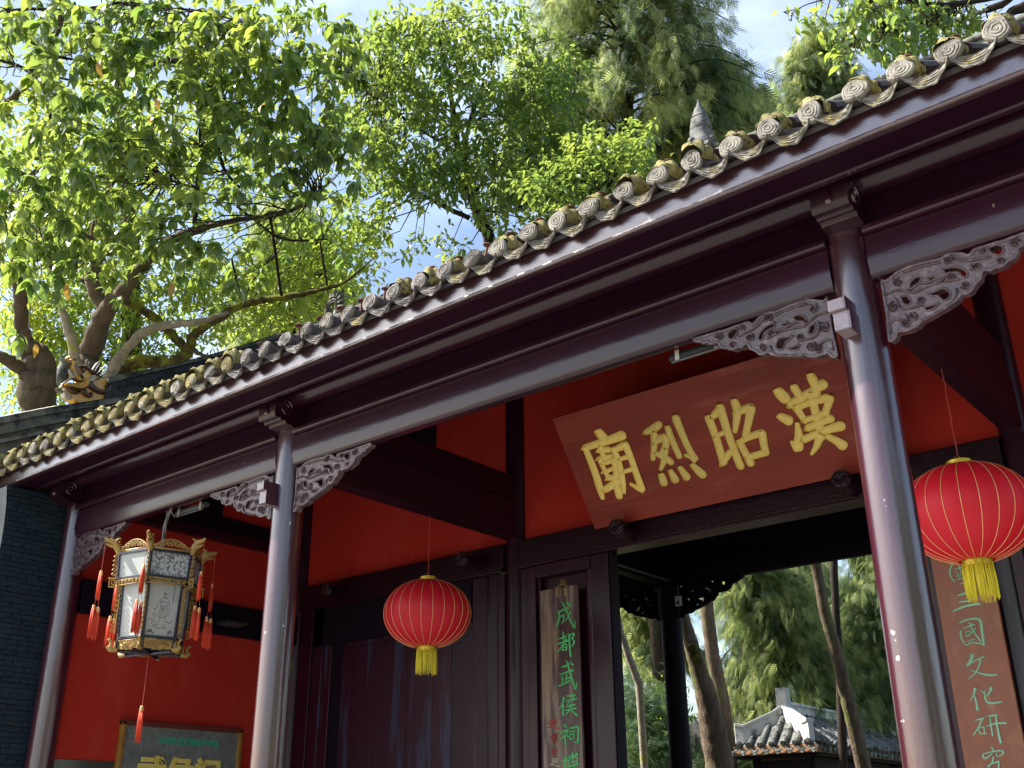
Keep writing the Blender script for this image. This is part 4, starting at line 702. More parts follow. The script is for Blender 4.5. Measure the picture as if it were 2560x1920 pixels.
def bar(b, f, s0, s1, z0, z1, t=.014):
    vs = [f(s0, z0, -t), f(s1, z0, -t), f(s1, z0, t), f(s0, z0, t), f(s0, z1, -t), f(s1, z1, -t), f(s1, z1, t), f(s0, z1, t)]
    b.add(vs, [(0, 3, 2, 1), (4, 5, 6, 7), (0, 1, 5, 4), (1, 2, 6, 5), (2, 3, 7, 6), (3, 0, 4, 7)])
def filigree(b, f, s0, s1, zc, hgt, n, w=.0):
    for k in range(n):
        sc = s0+(s1-s0)*(k+.5)/n; rs = (s1-s0)/n*.46; fl = 1 if k % 2 else -1
        pts = [f(sc+fl*rs*(1-.8*q/8)*math.cos(q*.95), zc+hgt*.46*(1-.8*q/8)*math.sin(q*.95), w) for q in range(9)]; b.tube(pts, .0062, 5)
    b.tube([f(s0, zc-hgt*.5, w), f(s1, zc-hgt*.5, w)], .006, 5); b.tube([f(s0, zc+hgt*.5, w), f(s1, zc+hgt*.5, w)], .006, 5)
for k in range(6):
    fu = face(k, RU0, UZ0, RU1, UZ1); fl_ = face(k, RL0, LZ0, RL1, LZ1)
    fr = MB()
    for s0, s1, z0, z1 in ((.0, .055, UZ0, UZ1), (.945, 1, UZ0, UZ1), (.05, .95, UZ0, UZ0+.028), (.05, .95, UZ1-.028, UZ1)): bar(fr, fu, s0, s1, z0, z1)
    for s0, s1, z0, z1 in ((.0, .06, LZ0-.12, LZ1), (.94, 1, LZ0-.12, LZ1), (.05, .95, LZ0, LZ0+.028), (.05, .95, LZ1-.02, LZ1)): bar(fr, fl_, s0, s1, z0, z1)
    part('lantern_frame', fr, M['lframe'], pl, bevel=.003)
    up_ = MB().add([fu(.05, UZ0+.02, -.004), fu(.95, UZ0+.02, -.004), fu(.95, UZ1-.02, -.004), fu(.05, UZ1-.02, -.004)], [(0, 1, 2, 3)])
    part('upper_pane', up_, M['paper'] if k in (0, 3, 4) else M['paperdark'], pl)
    lo_ = MB().add([fl_(.05, LZ0+.02, -.004), fl_(.95, LZ0+.02, -.004), fl_(.95, LZ1-.01, -.004), fl_(.05, LZ1-.01, -.004)], [(0, 1, 2, 3)])
    pane = part('lower_pane', lo_, M['paper'], pl)
    g = MB(); filigree(g, fu, .04, .96, UZ0-.030, .052, 8, .01); bar(g, fu, .02, .98, UZ0-.062, UZ0-.056, .006); bar(g, fu, .02, .98, UZ0-.008, UZ0-.002, .012)
    # crest, arched
    for q in range(9):
        s = .08+.84*(q+.5)/9; hh = .03+.07*math.sin(math.pi*(q+.5)/9); fl = (-1)**q
        g.tube([fu(s+fl*.05*(1-.85*j/8)*math.cos(j), UZ1+.01+hh*.55+hh*.42*(1-.85*j/8)*math.sin(j), 0) for j in range(9)], .0075, 5)
    g.tube([fu(.06+.88*j/16, UZ1+.015+.10*math.sin(math.pi*j/16)**.8, 0) for j in range(17)], .008, 5); bar(g, fu, .0, 1., UZ1+.001, UZ1+.020, .012)
    # base panel with a palmette
    zb0, zb1 = LZ0-.115, LZ0-.006
    bar(g, fl_, .06, .94, zb1-.016, zb1, .010); 
    for j in range(9):
        a = rad(-72+18*j); s = .5+.36*math.sin(a); g.tube([fl_(.5+.06*math.sin(a), zb0+.025, .01), fl_(.5+.26*math.sin(a), zb0+.03+.05*math.cos(a), .012), fl_(s, zb0+.035+.052*math.cos(a)**.6, .008)], [.004, .008, .006], 5)
    pz = MB().prism([(.07, zb1-.01), (.07, zb0+.02), (.2, zb0+.012), (.3, zb0+.02), (.4, zb0+.0), (.5, zb0+.01), (.6, zb0+.0), (.7, zb0+.02), (.8, zb0+.012), (.93, zb0+.02), (.93, zb1-.01)], lambda u, v, w: fl_(u, v, w), -.006, .004)
    part('gilt_carving', g, M['ochre'], pl, smooth=180, kind='stuff'); part('gilt_base_panel', pz, M['ochre'], pl)
    # corner carvings
    d = vd(k); e = MB()
    def co_(r, z, w=0): return (cx+d[0]*r-d[1]*w, cy+d[1]*r+d[0]*w, z)
    # dragon head at the top corner
    e.tube([co_(RU1-.01, UZ1-.02), co_(RU1+.015, UZ1+.04), co_(RU1+.05, UZ1+.085)], [.026, .036, .040], 8)
    e.tube([co_(RU1+.045, UZ1+.095), co_(RU1+.10, UZ1+.115), co_(RU1+.145, UZ1+.125), co_(RU1+.16, UZ1+.145)], [.036, .026, .020, .012], 8)
    e.tube([co_(RU1+.05, UZ1+.06), co_(RU1+.10, UZ1+.062), co_(RU1+.135, UZ1+.075)], [.024, .015, .008], 6)
    for q in (-1, 1):
        e.tube([co_(RU1+.05, UZ1+.115, q*.018), co_(RU1+.025, UZ1+.145, q*.025), co_(RU1-.005, UZ1+.15, q*.022)], [.012, .008, .003], 5); e.tube([co_(RU1+.07, UZ1+.118, q*.016), co_(RU1+.075, UZ1+.135, q*.016)], [.012, .006], 5)
    for q in range(4): e.tube([co_(RU1+.03-.02*q, UZ1+.10-.028*q), co_(RU1+.0-.02*q, UZ1+.118-.022*q)], [.014, .004], 5)
    # openwork strips down the corners
    for r0, za, zb_, n in ((RU0+.03, UZ0+.03, UZ1-.03, 5), (RL1+.025, LZ0+.06, LZ1-.08, 9)):
        for j in range(n):
            zc = za+(zb_-za)*(j+.5)/n; hh = (zb_-za)/n*.5; e.tube([co_(r0+.012+(-1)**j*.0+.020*math.cos(q*.9)*(1-.1*q), zc+hh*math.sin(q*.9)*(1-.1*q)) for q in range(8)], .0055, 5)
        e.tube([co_(r0-.015, za), co_(r0-.015, zb_)], .006, 5)
    # key-fret block
    zz = UZ0-.03
    for a_, b2 in (((.0, -.045), (.075, -.045)), ((.075, -.045), (.075, .03)), ((.075, .03), (.02, .03)), ((.02, .03), (.02, -.02)), ((.02, -.02), (.05, -.02)), ((.05, -.02), (.05, .01)), ((0, .045), (.09, .045))):
        e.tube([co_(RU0+a_[0], zz+a_[1]), co_(RU0+b2[0], zz+b2[1])], .0075, 4)
    # phoenix foot
    zf = LZ0-.10
    e.tube([co_(RL0-.01, zf), co_(RL0+.06, zf-.005), co_(RL0+.10, zf+.02)], [.026, .028, .012], 7); e.tube([co_(RL0+.07, zf+.01), co_(RL0+.06, zf+.06), co_(RL0+.085, zf+.10), co_(RL0+.105, zf+.09)], [.022, .014, .015, .004], 6)
    e.tube([co_(RL0+.02, zf+.0), co_(RL0+.015, zf+.06), co_(RL0+.03, zf+.09)], [.02, .014, .003], 6)
    part('corner_carving', e, M['ochre'], pl, smooth=60, kind='stuff')
    # tassels from the dragon's mouth
    tx = co_(RU1+.15, UZ1+.10)
    def tassel(px, py, z1, L_, rr, name='tassel'):
        r_ = random.Random(int(px*1000)+int(z1*77)); b = MB(); nn = 34
        for q in range(nn):
            a = r_.uniform(0, 6.28); ro = rr*math.sqrt(r_.random()); ex = r_.uniform(.9, 1.03)
            b.tube([(px+ro*.7*math.cos(a), py+ro*.7*math.sin(a), z1-.03), (px+ro*math.cos(a), py+ro*math.sin(a), z1-L_*.45), (px+ro*1.15*math.cos(a), py+ro*1.15*math.sin(a), z1-L_*ex)], [.0042, .0045, .0025], 4)
        ts = part(name, b, M['tassel'], pl, smooth=180)
        part('knot', MB().lathe([(.001, .004), (rr*.6, .0), (rr*.75, -.012), (rr*.62, -.02), (rr*.78, -.03), (rr*.8, -.05), (rr*.6, -.055)], (px, py, z1), 10), M['tknot'], ts, smooth=60)
    part('tassel_cord', MB().tube([tx, (tx[0], tx[1], 4.165)], .0028, 5), M['redwire'], pl)
    tassel(tx[0], tx[1], 4.17, .30, .021)
    for s_ in (-1, 1):
        qx, qy = tx[0]+cr_[0]*.022*s_, tx[1]+cr_[1]*.022*s_
        part('tassel_cord', MB().tube([(tx[0]+cr_[0]*.008*s_, tx[1]+cr_[1]*.008*s_, 3.90), (qx, qy, 3.80)], .0022, 4), M['redwire'], pl); tassel(qx, qy, 3.80-.01*s_, .33, .023)
# line drawing of a standing figure on the pane facing the square
f2 = face(1, RL0, LZ0, RL1, LZ1)
ik = MB()
fig = [[(.52,.76),(.50,.73),(.53,.70),(.57,.72),(.56,.76),(.52,.76)],[(.52,.77),(.56,.79),(.57,.76)],[(.50,.69),(.38,.66),(.34,.58),(.30,.50),(.22,.47)],[(.56,.69),(.66,.67),(.72,.58),(.74,.48),(.72,.38)],[(.42,.64),(.44,.55),(.50,.53),(.62,.55),(.66,.62)],[(.44,.55),(.42,.44),(.40,.36)],[(.64,.55),(.68,.44),(.66,.36)],[(.40,.36),(.50,.33),(.66,.36)],[(.46,.52),(.47,.38)],[(.52,.52),(.52,.36)],[(.58,.52),(.60,.37)],[(.46,.34),(.44,.26),(.40,.20),(.34,.18)],[(.62,.34),(.64,.24),(.60,.18),(.68,.17)],[(.20,.38),(.28,.34),(.26,.26),(.36,.22),(.30,.14)],[(.70,.26),(.82,.24),(.88,.30)],[(.22,.20),(.34,.16),(.46,.13),(.60,.15),(.74,.12)],[(.30,.50),(.26,.42),(.32,.36)],[(.12,.30),(.22,.28),(.20,.22)],[(.40,.60),(.48,.62),(.58,.61)],[(.46,.48),(.58,.49)]]
for p in fig: ik.ribbon([(a, b_, .012) for a, b_ in p], lambda u, v, w: f2(u*.9+.05, LZ0+.03+v*(LZ1-LZ0-.05), -.003+w), h=.0006, sub=3)
for k in range(11): ik.ribbon([(.80, .93-k*.028, .016), (.83, .925-k*.028, .012)], lambda u, v, w: f2(u*.9+.05, LZ0+.03+v*(LZ1-LZ0-.05), -.003+w), h=.0006, sub=1)
for p in ([(.08,.05),(.2,.07),(.3,.04)],[(.12,.08),(.24,.09)],[(.80,.04),(.86,.09),(.92,.05)],[(.78,.07),(.9,.1)]): ik.ribbon([(a, b_, .03) for a, b_ in p], lambda u, v, w: f2(u*.9+.05, LZ0+.03+v*(LZ1-LZ0-.05), -.003+w), h=.0006, sub=2)
part('ink_drawing', ik, M['ink'], pl)
bb = MB()
for k in range(6):
    a, c = vd(k), vd(k+1); bb.add([(cx, cy, LZ0-.10), (cx+a[0]*RL0*.96, cy+a[1]*RL0*.96, LZ0-.085), (cx+c[0]*RL0*.96, cy+c[1]*RL0*.96, LZ0-.085)], [(0, 2, 1)])
    bb.tube([(cx, cy, LZ0-.115), (cx+a[0]*RL0*.9, cy+a[1]*RL0*.9, LZ0-.115)], .016, 5)
part('base_plate', bb, M['lframe'], pl)
tb = MB()
for k in range(6):
    a, c = vd(k), vd(k+1); tb.add([(cx, cy, UZ1+.02), (cx+a[0]*RU1*.97, cy+a[1]*RU1*.97, UZ1), (cx+c[0]*RU1*.97, cy+c[1]*RU1*.97, UZ1)], [(0, 1, 2)])
part('top_plate', tb, M['lframe'], pl)
part('tassel_cord', MB().tube([(cx, cy, LZ0-.1), (cx+.004, cy, 3.0), (cx, cy, 2.83)], .003, 5), M['redwire'], pl); tassel(cx, cy, 2.84, .36, .028)
part('hanging_rope', MB().tube([(cx, cy, UZ1), (cx+.01, cy, 4.60), (cx, cy, 4.74), (cx+.04, cy, 4.84), (cx+.10, cy, 4.93)], [.022, .022, .020, .018, .016], 8).tube([(cx+.04, cy-.02, 4.90), (cx+.05, cy-.02, 4.75), (cx+.06, cy-.02, 4.66), (cx+.03, cy-.02, 4.60), (cx+.02, cy-.02, 4.67), (cx+.05, cy-.02, 4.74)], .006, 5).tube([(cx+.1, cy-.02, 4.90), (cx+.2, cy-.02, 4.80)], .005, 5), M['rope'], pl, smooth=60)

# ------------------------------------------------------------------ stone notice on the side wall
XP = -11.93
sp = thing('stone_plaque', 'grey stone plaque in an ochre wooden frame on the red side wall', 'plaque', (XP, 8.0, 2.0))
y0, y1, zt = 7.15, 8.905, 2.895
part('stone_slab', MB().box(XP-.04, XP, y0+.06, y1-.06, 1.3, zt-.05), M['stone'], sp)
part('frame_stile', MB().box(XP-.045, XP+.03, y0, y0+.06, 1.2, zt-.012), M['framegold'], sp, bevel=.012)
part('frame_stile', MB().box(XP-.045, XP+.03, y1-.06, y1, 1.2, zt-.012), M['framegold'], sp, bevel=.012)
part('frame_rail', MB().box(XP-.045, XP+.03, y0, y1, zt-.06, zt), M['framered'], sp, bevel=.008)
part('frame_rail', MB().box(XP-.045, XP+.03, y0, y1, 1.15, 1.2), M['framered'], sp, bevel=.008)
def text(body, size, loc, rot, m, par, ext=.004, offv=0.0, name='lettering', sx=1.0, shear=0.0, space=1.0):
    cu = bpy.data.curves.new(name, 'FONT'); cu.body = body; cu.size = size; cu.extrude = ext; cu.offset = offv; cu.shear = shear; cu.space_character = space; cu.resolution_u = 3
    if ext > .006: cu.bevel_depth = .004; cu.bevel_resolution = 1
    o = bpy.data.objects.new(name, cu); COL.objects.link(o); bpy.context.view_layer.update()
    me = bpy.data.meshes.new_from_object(o.evaluated_get(bpy.context.evaluated_depsgraph_get())); bpy.data.objects.remove(o)
    me.materials.clear(); me.materials.append(m)
    q = place(name, me, par, loc, rot, (sx, 1, 1)); return q
rX = (rad(90), 0, rad(90))
text('全国重点文物保护单位', .095, (XP+.004, 7.66, 2.655), rX, M['greenstone'], sp, .004, .0006, 'green_lettering', space=.9)
text('武侯祠', .40, (XP+.006, 7.43, 2.16), rX, M['gold'], sp, .012, .009, 'gold_lettering', sx=1.0, space=.98)

# lamps and small fittings
for x0, x1, lab in ((-10.03, -9.50, 'old fluorescent strip fitting behind the beam above the hexagonal lantern'), (-3.66, -3.20, 'old fluorescent strip fitting behind the beam above the name plaque')):
    t = thing('strip_light', lab, 'light', (x0, 6.36, 4.9), group='strip light fittings')
    part('fitting_body', MB().box(x0, x1, 6.34, 6.40, 4.885, 4.925).box(x0, x1, 6.325, 6.34, 4.865, 4.90), M['darkmetal'] if x0 > -5 else M['metal'], t, bevel=.004)
    for q in (x0+.06, x1-.07): part('bracket_clip', MB().box(q, q+.035, 6.315, 6.322, 4.85, 4.93), M['palestone'], t)
    part('tube', MB().tube([(x0+.02, 6.335, 4.85), (x1-.02, 6.335, 4.85)], .010, 8), M['metal'], t)
fl2 = thing('flood_light', 'small flat dark lamp fixed to the side beam behind the hexagonal lantern', 'light', (-11.8, 8.45, 4.15))
part('lamp_body', MB().box(-11.88, -11.62, 8.3, 8.62, 4.17, 4.20), M['darkmetal'], fl2, bevel=.005); part('lamp_glass', MB().box(-11.86, -11.64, 8.33, 8.59, 4.155, 4.168), M['metal'], fl2)
part('arm', MB().tube([(-11.9, 8.45, 4.3), (-11.75, 8.45, 4.2)], .012, 6), M['darkmetal'], fl2)
q = onY(1698, 1505, YR-.17); se = thing('motion_sensor', 'small white sensor on the dark rear column', 'sensor', q)
part('sensor_body', MB().prism([(q[0]-.035, q[2]-.05), (q[0]+.035, q[2]-.05), (q[0]+.035, q[2]+.07), (q[0]-.035, q[2]+.07)], XZ(YR-.17), 0, .04), M['whiteplastic'], se, bevel=.01)
part('sensor_lens', MB().lathe([(.001, -.02), (.02, -.015), (.03, 0)], (q[0], q[1]-.04, q[2]-.02), 12, ax='y'), M['metal'], se, smooth=60)

# ------------------------------------------------------------------ tiled kiosk in the garden
px0, px1, py0, py1 = -10.75, -8.99, 20.0, 26.2; ze = 3.10; mx_ = (px0+px1)/2; rz = 3.80; ry0 = 20.66; ry1 = 25.45
pv_ = thing('garden_kiosk', 'small garden pavilion roof with grey tiles and white plastered ridges', 'pavilion', (mx_, 22, 0))
rf = MB(); A_, B_, C_, D_ = (px0, py0, ze+.06), (px1, py0, ze+.06), (px1, py1, ze+.06), (px0, py1, ze+.06); E_, G_ = (mx_, ry0, rz), (mx_, ry1, rz)
rf.add([A_, B_, C_, D_, E_, G_], [(0, 1, 4), (1, 2, 5, 4), (2, 3, 5), (3, 0, 4, 5), (0, 3, 2, 1)]); roof2 = part('roof', rf, M['ptile'], pv_)
def roll(pa, pb, r=.058, m=M['ptile']):
    pa, pb = np.array(pa), np.array(pb); n = 9; b = MB(); pts = []; rs = []
    for i in range(n):
        t0 = i/n; t1 = (i+1)/n; pts += [pa*(1-t0)+pb*t0, pa*(1-t1+.001)+pb*(t1-.001)]; rs += [r*1.08, r*.94]
    b.tube(pts, rs, 10); part('tile_roll', b, m, pv_, smooth=40)
    d = (pa-pb); d /= np.linalg.norm(d); c = pa+d*.012
    part('round_eave_tile', MB().tube([c-d*.01, c+d*.012], r*1.25, 12).tube([c+d*.012, c+d*.022], r*.8, 10).tube([c+d*.022, c+d*.03], r*.35, 8), m, pv_, smooth=40)
def drip2(x, y, ax):
    b = MB(); t3 = (lambda u, v, w: (x+u, y-w, ze+v)) if ax == 'x' else (lambda u, v, w: (x+w, y+u, ze+v))
    b.prism([(-.1, .03), (-.085, -.03), (-.04, -.075), (0, -.115), (.04, -.075), (.085, -.03), (.1, .03), (.05, -.005), (0, -.02), (-.05, -.005)], t3, 0, .02); b.ribbon([(-.06, -.01, .02), (0, -.06, .03), (.06, -.01, .02)], t3, h=.03)
    part('drip_tile', b, M['ptile'], pv_)
ns = 7
for k in range(ns):
    x = px0+.13+(px1-px0-.26)*k/(ns-1); f = 1-abs(x-mx_)/(px1-mx_); top = (x*.0+mx_+(x-mx_)*(1-f*.98), py0+(ry0-py0)*f, ze+.06+(rz-ze-.06)*f)
    top = (x, py0+(ry0-py0)*f*.95, ze+.06+(rz-ze-.06)*f*.95)
    roll((x, py0-.04, ze+.085), (top[0], top[1]+.02, top[2]+.03))
    if k < ns-1: drip2(x+(px1-px0-.26)/(ns-1)/2, py0-.05, 'x')
drip2(px0+.02, py0-.05, 'x'); drip2(px1-.02, py0-.05, 'x')
k = 0; y = py0+.15
while y < py1-.1:
    f0 = min(1, (y-py0)/(ry0-py0)); f1 = min(1, (py1-y)/(py1-ry1)); f = min(f0, f1)*.97
    roll((px1+.04, y, ze+.085), (px1+(mx_-px1)*f, y, ze+.06+(rz-ze-.06)*f+.03)); drip2(px1+.05, y+.11, 'y'); y += .225
def ridge2(pts, w, m, nm):
    b = MB(); rows = []
    pts = [np.array(p, float) for p in pts]
    for i, (p, h) in enumerate([(q[:3], q[3]) for q in pts]):
        a = pts[max(0, i-1)][:3]; c = pts[min(len(pts)-1, i+1)][:3]; d = c-a; d[2] = 0; d /= np.linalg.norm(d); s = np.array([-d[1], d[0], 0])*w/2
        rows.append([p-s, p-s+(0, 0, h), p-s*1.5+(0, 0, h), p-s*1.5+(0, 0, h+.06), p+s*1.5+(0, 0, h+.06), p+s*1.5+(0, 0, h), p+s+(0, 0, h), p+s])
    b.grid(rows, True); n = 8; k_ = len(rows)-1; b.f += [tuple(range(n))[::-1], tuple(k_*n+j for j in range(n))]; b.m += [0, 0]
    part(nm, b, m, pv_, bevel=.008)
ridge2([(px0+.06, py0+.02, ze+.1, .36), (px0+.2, py0+.10, ze+.13, .30), (px0+.4, py0+.27, ze+.28, .26), (mx_-.18, py0+.50, rz-.24, .24), (mx_, ry0, rz-.1, .26)], .13, M['white'], 'hip_ridge')
ridge2([(px1-.06, py0+.02, ze+.1, .36), (px1-.2, py0+.10, ze+.13, .30), (px1-.4, py0+.27, ze+.28, .26), (mx_+.18, py0+.50, rz-.24, .24), (mx_, ry0, rz-.1, .26)], .13, M['white'], 'hip_ridge')
ridge2([(px1-.06, py1-.02, ze+.1, .3), (mx_, ry1, rz-.1, .26)], .13, M['white'], 'hip_ridge')
ridge2([(mx_, ry0, rz-.05, .22), (mx_, ry1, rz-.05, .22)], .14, M['white'], 'main_ridge')
for y in (ry0, ry1): part('ridge_end_block', MB().box(mx_-.11, mx_+.11, y-.11, y+.11, rz+.1, rz+.5).box(mx_-.112, mx_-.05, y-.07, y+.07, rz+.2, rz+.4), M['white'], pv_, bevel=.01)
part('eave_board', MB().box(px0+.02, px1-.02, py0-.01, py0+.03, ze-.10, ze+.05).box(px1-.03, px1+.01, py0, py1, ze-.10, ze+.05), M['orangewood'], pv_)
part('eave_board', MB().box(px0, px1-.04, py0+.1, py1, ze-.16, ze-.101), M['darkwood'], pv_)
for x in (px0+.3, px1-.3):
    for y in (py0+.4, 22.5, 24.6): part('post', MB().tube([(x, y, 0), (x, y, ze-.1)], .09, 12), M['darkwood'], pv_)
part('tie_beam', MB().box(px0+.25, px1-.25, py0+.35, py0+.45, ze-.42, ze-.2).box(px1-.35, px1-.25, py0+.45, 25.8, ze-.42, ze-.2), M['darkwood'], pv_)
for k in range(20): part('rafter_end', MB().box(px1-.3, px1-.02, py0+.3+k*.28, py0+.36+k*.28, ze-.10, ze-.04), M['darkwood'], pv_)

# dark tiled roof glimpsed behind the trunks
q = onY(1850, 1760, 32.); fr_ = thing('far_roof', 'small dark curved roof glimpsed between the two tall trunks', 'building', (q[0], 32, 0))
b = MB(); pts = [(q[0]-2.2, 4.9), (q[0]-1, 5.05), (q[0]+.2, 5.3), (q[0]+1.3, 5.15), (q[0]+1.6, 4.6), (q[0]+2.4, 3.7), (q[0]-2.2, 3.7)]
b.prism(pts, XZ(32), -4, 0); part('roof', b, M['tiledark'], fr_); part('wall', MB().box(q[0]-2, q[0]+1.8, 32.4, 35.6, 0, 3.69), M['darkwood'], fr_)
for k in range(12): part('tile_roll', MB().tube([(q[0]-2.1+k*.36, 31.93, 3.75), (q[0]-2.1+k*.36, 31.95, 4.6)], .05, 8), M['tiledark'], fr_)
# ------------------------------------------------------------------ trees
def leafproto(kind):
    # returns verts, quads of one leaf, length 1 along +Y, drooping, folded on the midrib
    if kind == 'big':
        L_ = [0, .12, .3, .5, .7, .88, 1.0]; Wd = [.02, .22, .36, .41, .35, .17, .0]; vs = []; fs = []
        for i, (t, w) in enumerate(zip(L_, Wd)):
            zc = .12*math.sin(math.pi*t)-.32*t*t; und = .02*(-1)**i
            vs += [(-w*.5, t, zc+.10*w+und), (-w*.25, t, zc+.055*w), (0, t+.01, zc), (w*.25, t, zc+.055*w), (w*.5, t, zc+.10*w+und)]
        for i in range(len(L_)-1):
            for j in range(4): fs.append((i*5+j, i*5+j+1, i*5+6+j, i*5+5+j))
        return np.array(vs), fs
    if kind == 'mid':
        vs = [(0, 0, 0), (-.19, .3, .07), (0, .35, .0), (.19, .3, .07), (-.17, .65, .0), (0, .68, -.07), (.17, .65, 0), (0, 1, -.24)]
        return np.array(vs), [(0, 2, 1), (0, 3, 2), (1, 2, 5, 4), (2, 3, 6, 5), (4, 5, 7), (5, 6, 7)]
    if kind == 'spray':           # drooping cypress spray: curved axis with side fronds
        vs = []; fs = []; n = 6
        for i in range(n):
            t = i/n; y = t; z = -.55*t*t; w = .30*(1-t*.75)
            for s in (-1, 1):
                o = len(vs); vs += [(0, y, z), (s*w*.55, y+.16, z-.16-.1*t), (s*w, y+.22, z-.34-.1*t), (s*w*.45, y+.06, z-.20)]; fs.append((o, o+1, o+2, o+3))
        o = len(vs); vs += [(-.02, 0, 0), (.02, 0, 0), (.03, .6, -.2), (-.03, .6, -.2), (0, 1.15, -.75)]; fs += [(o, o+1, o+2, o+3), (o+3, o+2, o+4)]
        return np.array(vs), fs
    if kind == 'frond':           # flat feathery cypress branchlet
        vs = []; fs = []; n = 6
        for i in range(n):
            t = (i+.4)/n; y = t; z = -.28*t*t; w = .42*(1-t)**.6
            for s in (-1, 1):
                o = len(vs); dy = .30+.1*t; vs += [(0, y-.03, z), (s*w*.55, y+dy*.5-.035, z-.03), (s*w, y+dy, z-.16), (s*w*.5, y+dy*.5+.04, z-.04)]; fs.append((o, o+1, o+2, o+3))
        o = len(vs); vs += [(-.02, 0, 0), (.02, 0, 0), (.025, .6, -.10), (-.025, .6, -.10), (0, 1.15, -.42)]; fs += [(o, o+1, o+2, o+3), (o+3, o+2, o+4)]
        return np.array(vs), fs
    if kind == 'needle':
        vs = []; fs = []; r_ = random.Random(3)
        for i in range(14):
            a = r_.uniform(0, 6.28); el = r_.uniform(-.9, .5); l_ = r_.uniform(.5, 1); d = np.array([math.cos(a)*math.cos(el), math.sin(a)*math.cos(el), math.sin(el)]); s = np.cross(d, (0, 0, 1)); s /= np.linalg.norm(s); o = len(vs)
            vs += [tuple(s*.03), tuple(d*.5*l_+s*.07), tuple(d*l_+(0, 0, -.12)), tuple(d*.5*l_-s*.07)]; fs.append((o, o+1, o+2, o+3))
        return np.array(vs), fs
PROTO = {k: leafproto(k) for k in ('big', 'mid', 'spray', 'frond', 'needle')}
def basis(d, up=(0, 0, 1), roll=None):
    # d (n,3) -> rotation matrices with Y along d
    d = d/np.linalg.norm(d, axis=1, keepdims=True); u = np.tile(np.array(up, float), (len(d), 1))+rng.normal(0, .25, d.shape) if roll is None else np.tile(np.array(up, float), (len(d), 1))+rng.normal(0, roll, d.shape)
    x = np.cross(d, u); x /= np.linalg.norm(x, axis=1, keepdims=True)+1e-9; z = np.cross(x, d); return np.stack([x, d, z], axis=2)
def scatter(proto, pos, Rm, sc):
    v, fs = PROTO[proto]; n = len(pos); V = np.einsum('nij,kj->nki', Rm, v)*sc[:, None, None]+pos[:, None, :]
    k = len(v); V = V.reshape(-1, 3); loops = np.concatenate([np.array(f) for f in fs]); sizes = np.array([len(f) for f in fs])
    LP = (loops[None, :]+(np.arange(n)*k)[:, None]).reshape(-1); SZ = np.tile(sizes, n); return V, LP, SZ
def npmesh(name, V, LP, SZ, mt, off=(0, 0, 0), smooth=True):
    me = bpy.data.meshes.new(name); V = V-np.array(off); me.vertices.add(len(V)); me.vertices.foreach_set('co', V.astype(np.float32).ravel())
    me.loops.add(len(LP)); me.loops.foreach_set('vertex_index', LP.astype(np.int32)); me.polygons.add(len(SZ))
    st = np.concatenate([[0], np.cumsum(SZ)[:-1]]); me.polygons.foreach_set('loop_start', st.astype(np.int32))
    if smooth: me.polygons.foreach_set('use_smooth', np.ones(len(SZ), bool))
    me.materials.append(mt); me.update(); me.validate(); return me
LEAFM = {}
def leaf_mesh(m):
    if m not in LEAFM:
        v, fs = PROTO['big']; me = bpy.data.meshes.new('leaf'); me.from_pydata([tuple(p) for p in v], [], fs); me.materials.append(M[m]); me.polygons.foreach_set('use_smooth', [True]*len(fs)); LEAFM[m] = me
    return LEAFM[m]
def limb(tree, pts, mt, n=8, nm='branch', jag=.0, base_w=None):
    # pts: (px, py, depth, diameter px) ; real radius from the depth
    W_ = [P(x, y, d) for x, y, d, w in pts]; rs = [w*d/FPX/2 for x, y, d, w in pts]
    # smooth
    Q = []; Rr = []
    for i in range(len(W_)-1):
        a, b, c, e = W_[max(0, i-1)], W_[i], W_[i+1], W_[min(len(W_)-1, i+2)]
        for k in range(5):
            t = k/5; Q.append(.5*((2*b)+(-a+c)*t+(2*a-5*b+4*c-e)*t*t+(-a+3*b-3*c+e)*t**3)+rng.normal(0, 1, 3)*rs[i]*(.12+jag)); Rr.append((rs[i]*(1-t)+rs[i+1]*t)*(1+random.uniform(-.08, .08)))
    Q.append(W_[-1]); Rr.append(rs[-1])
    part(nm, MB().tube(Q, Rr, n), mt, tree, smooth=180); return Q
def ellipse_pts(n, blobs):
    # blobs: (cx, cy, rx, ry, depth, ddepth, weight) -> positions spread through the crown's volume
    w = np.array([b[6]*b[2]*b[3] for b in blobs], float); w /= w.sum(); idx = rng.choice(len(blobs), n, p=w); B = np.array([b[:6] for b in blobs])[idx]
    u = rng.normal(0, 1, (n, 3)); u /= np.linalg.norm(u, axis=1, keepdims=True); u *= rng.random((n, 1))**.42
    x = B[:, 0]+u[:, 0]*B[:, 2]; y = B[:, 1]+u[:, 1]*B[:, 3]; d = B[:, 4]+u[:, 2]*B[:, 5]
    pts = ((x-1280)/FPX*d)[:, None]*R_-((y-960)/FPX*d)[:, None]*U_+d[:, None]*F_+CAM; return pts
def twigs(tree, ends, targets, r=.012, mt=None, nm='twigs', maxlen=3.0):
    T = np.array(targets); b = MB()
    for e in ends:
        dd = np.linalg.norm(T-e, axis=1)+rng.random(len(T))*.9; t = T[dd.argmin()]+rng.normal(0, .02, 3)
        if dd.min() > maxlen: t = e+(t-e)/dd.min()*maxlen*.6
        m1 = (e*.6+t*.4)+rng.normal(0, .06, 3)+np.array([0, 0, -.04]); m2 = (e*.25+t*.75)+rng.normal(0, .05, 3)
        b.tube([t, m2, m1, e], [r*1.3, r*1.1, r*.8, r*.35], 4, cap=False)
    return part(nm, b, mt, tree, smooth=180, kind='stuff')
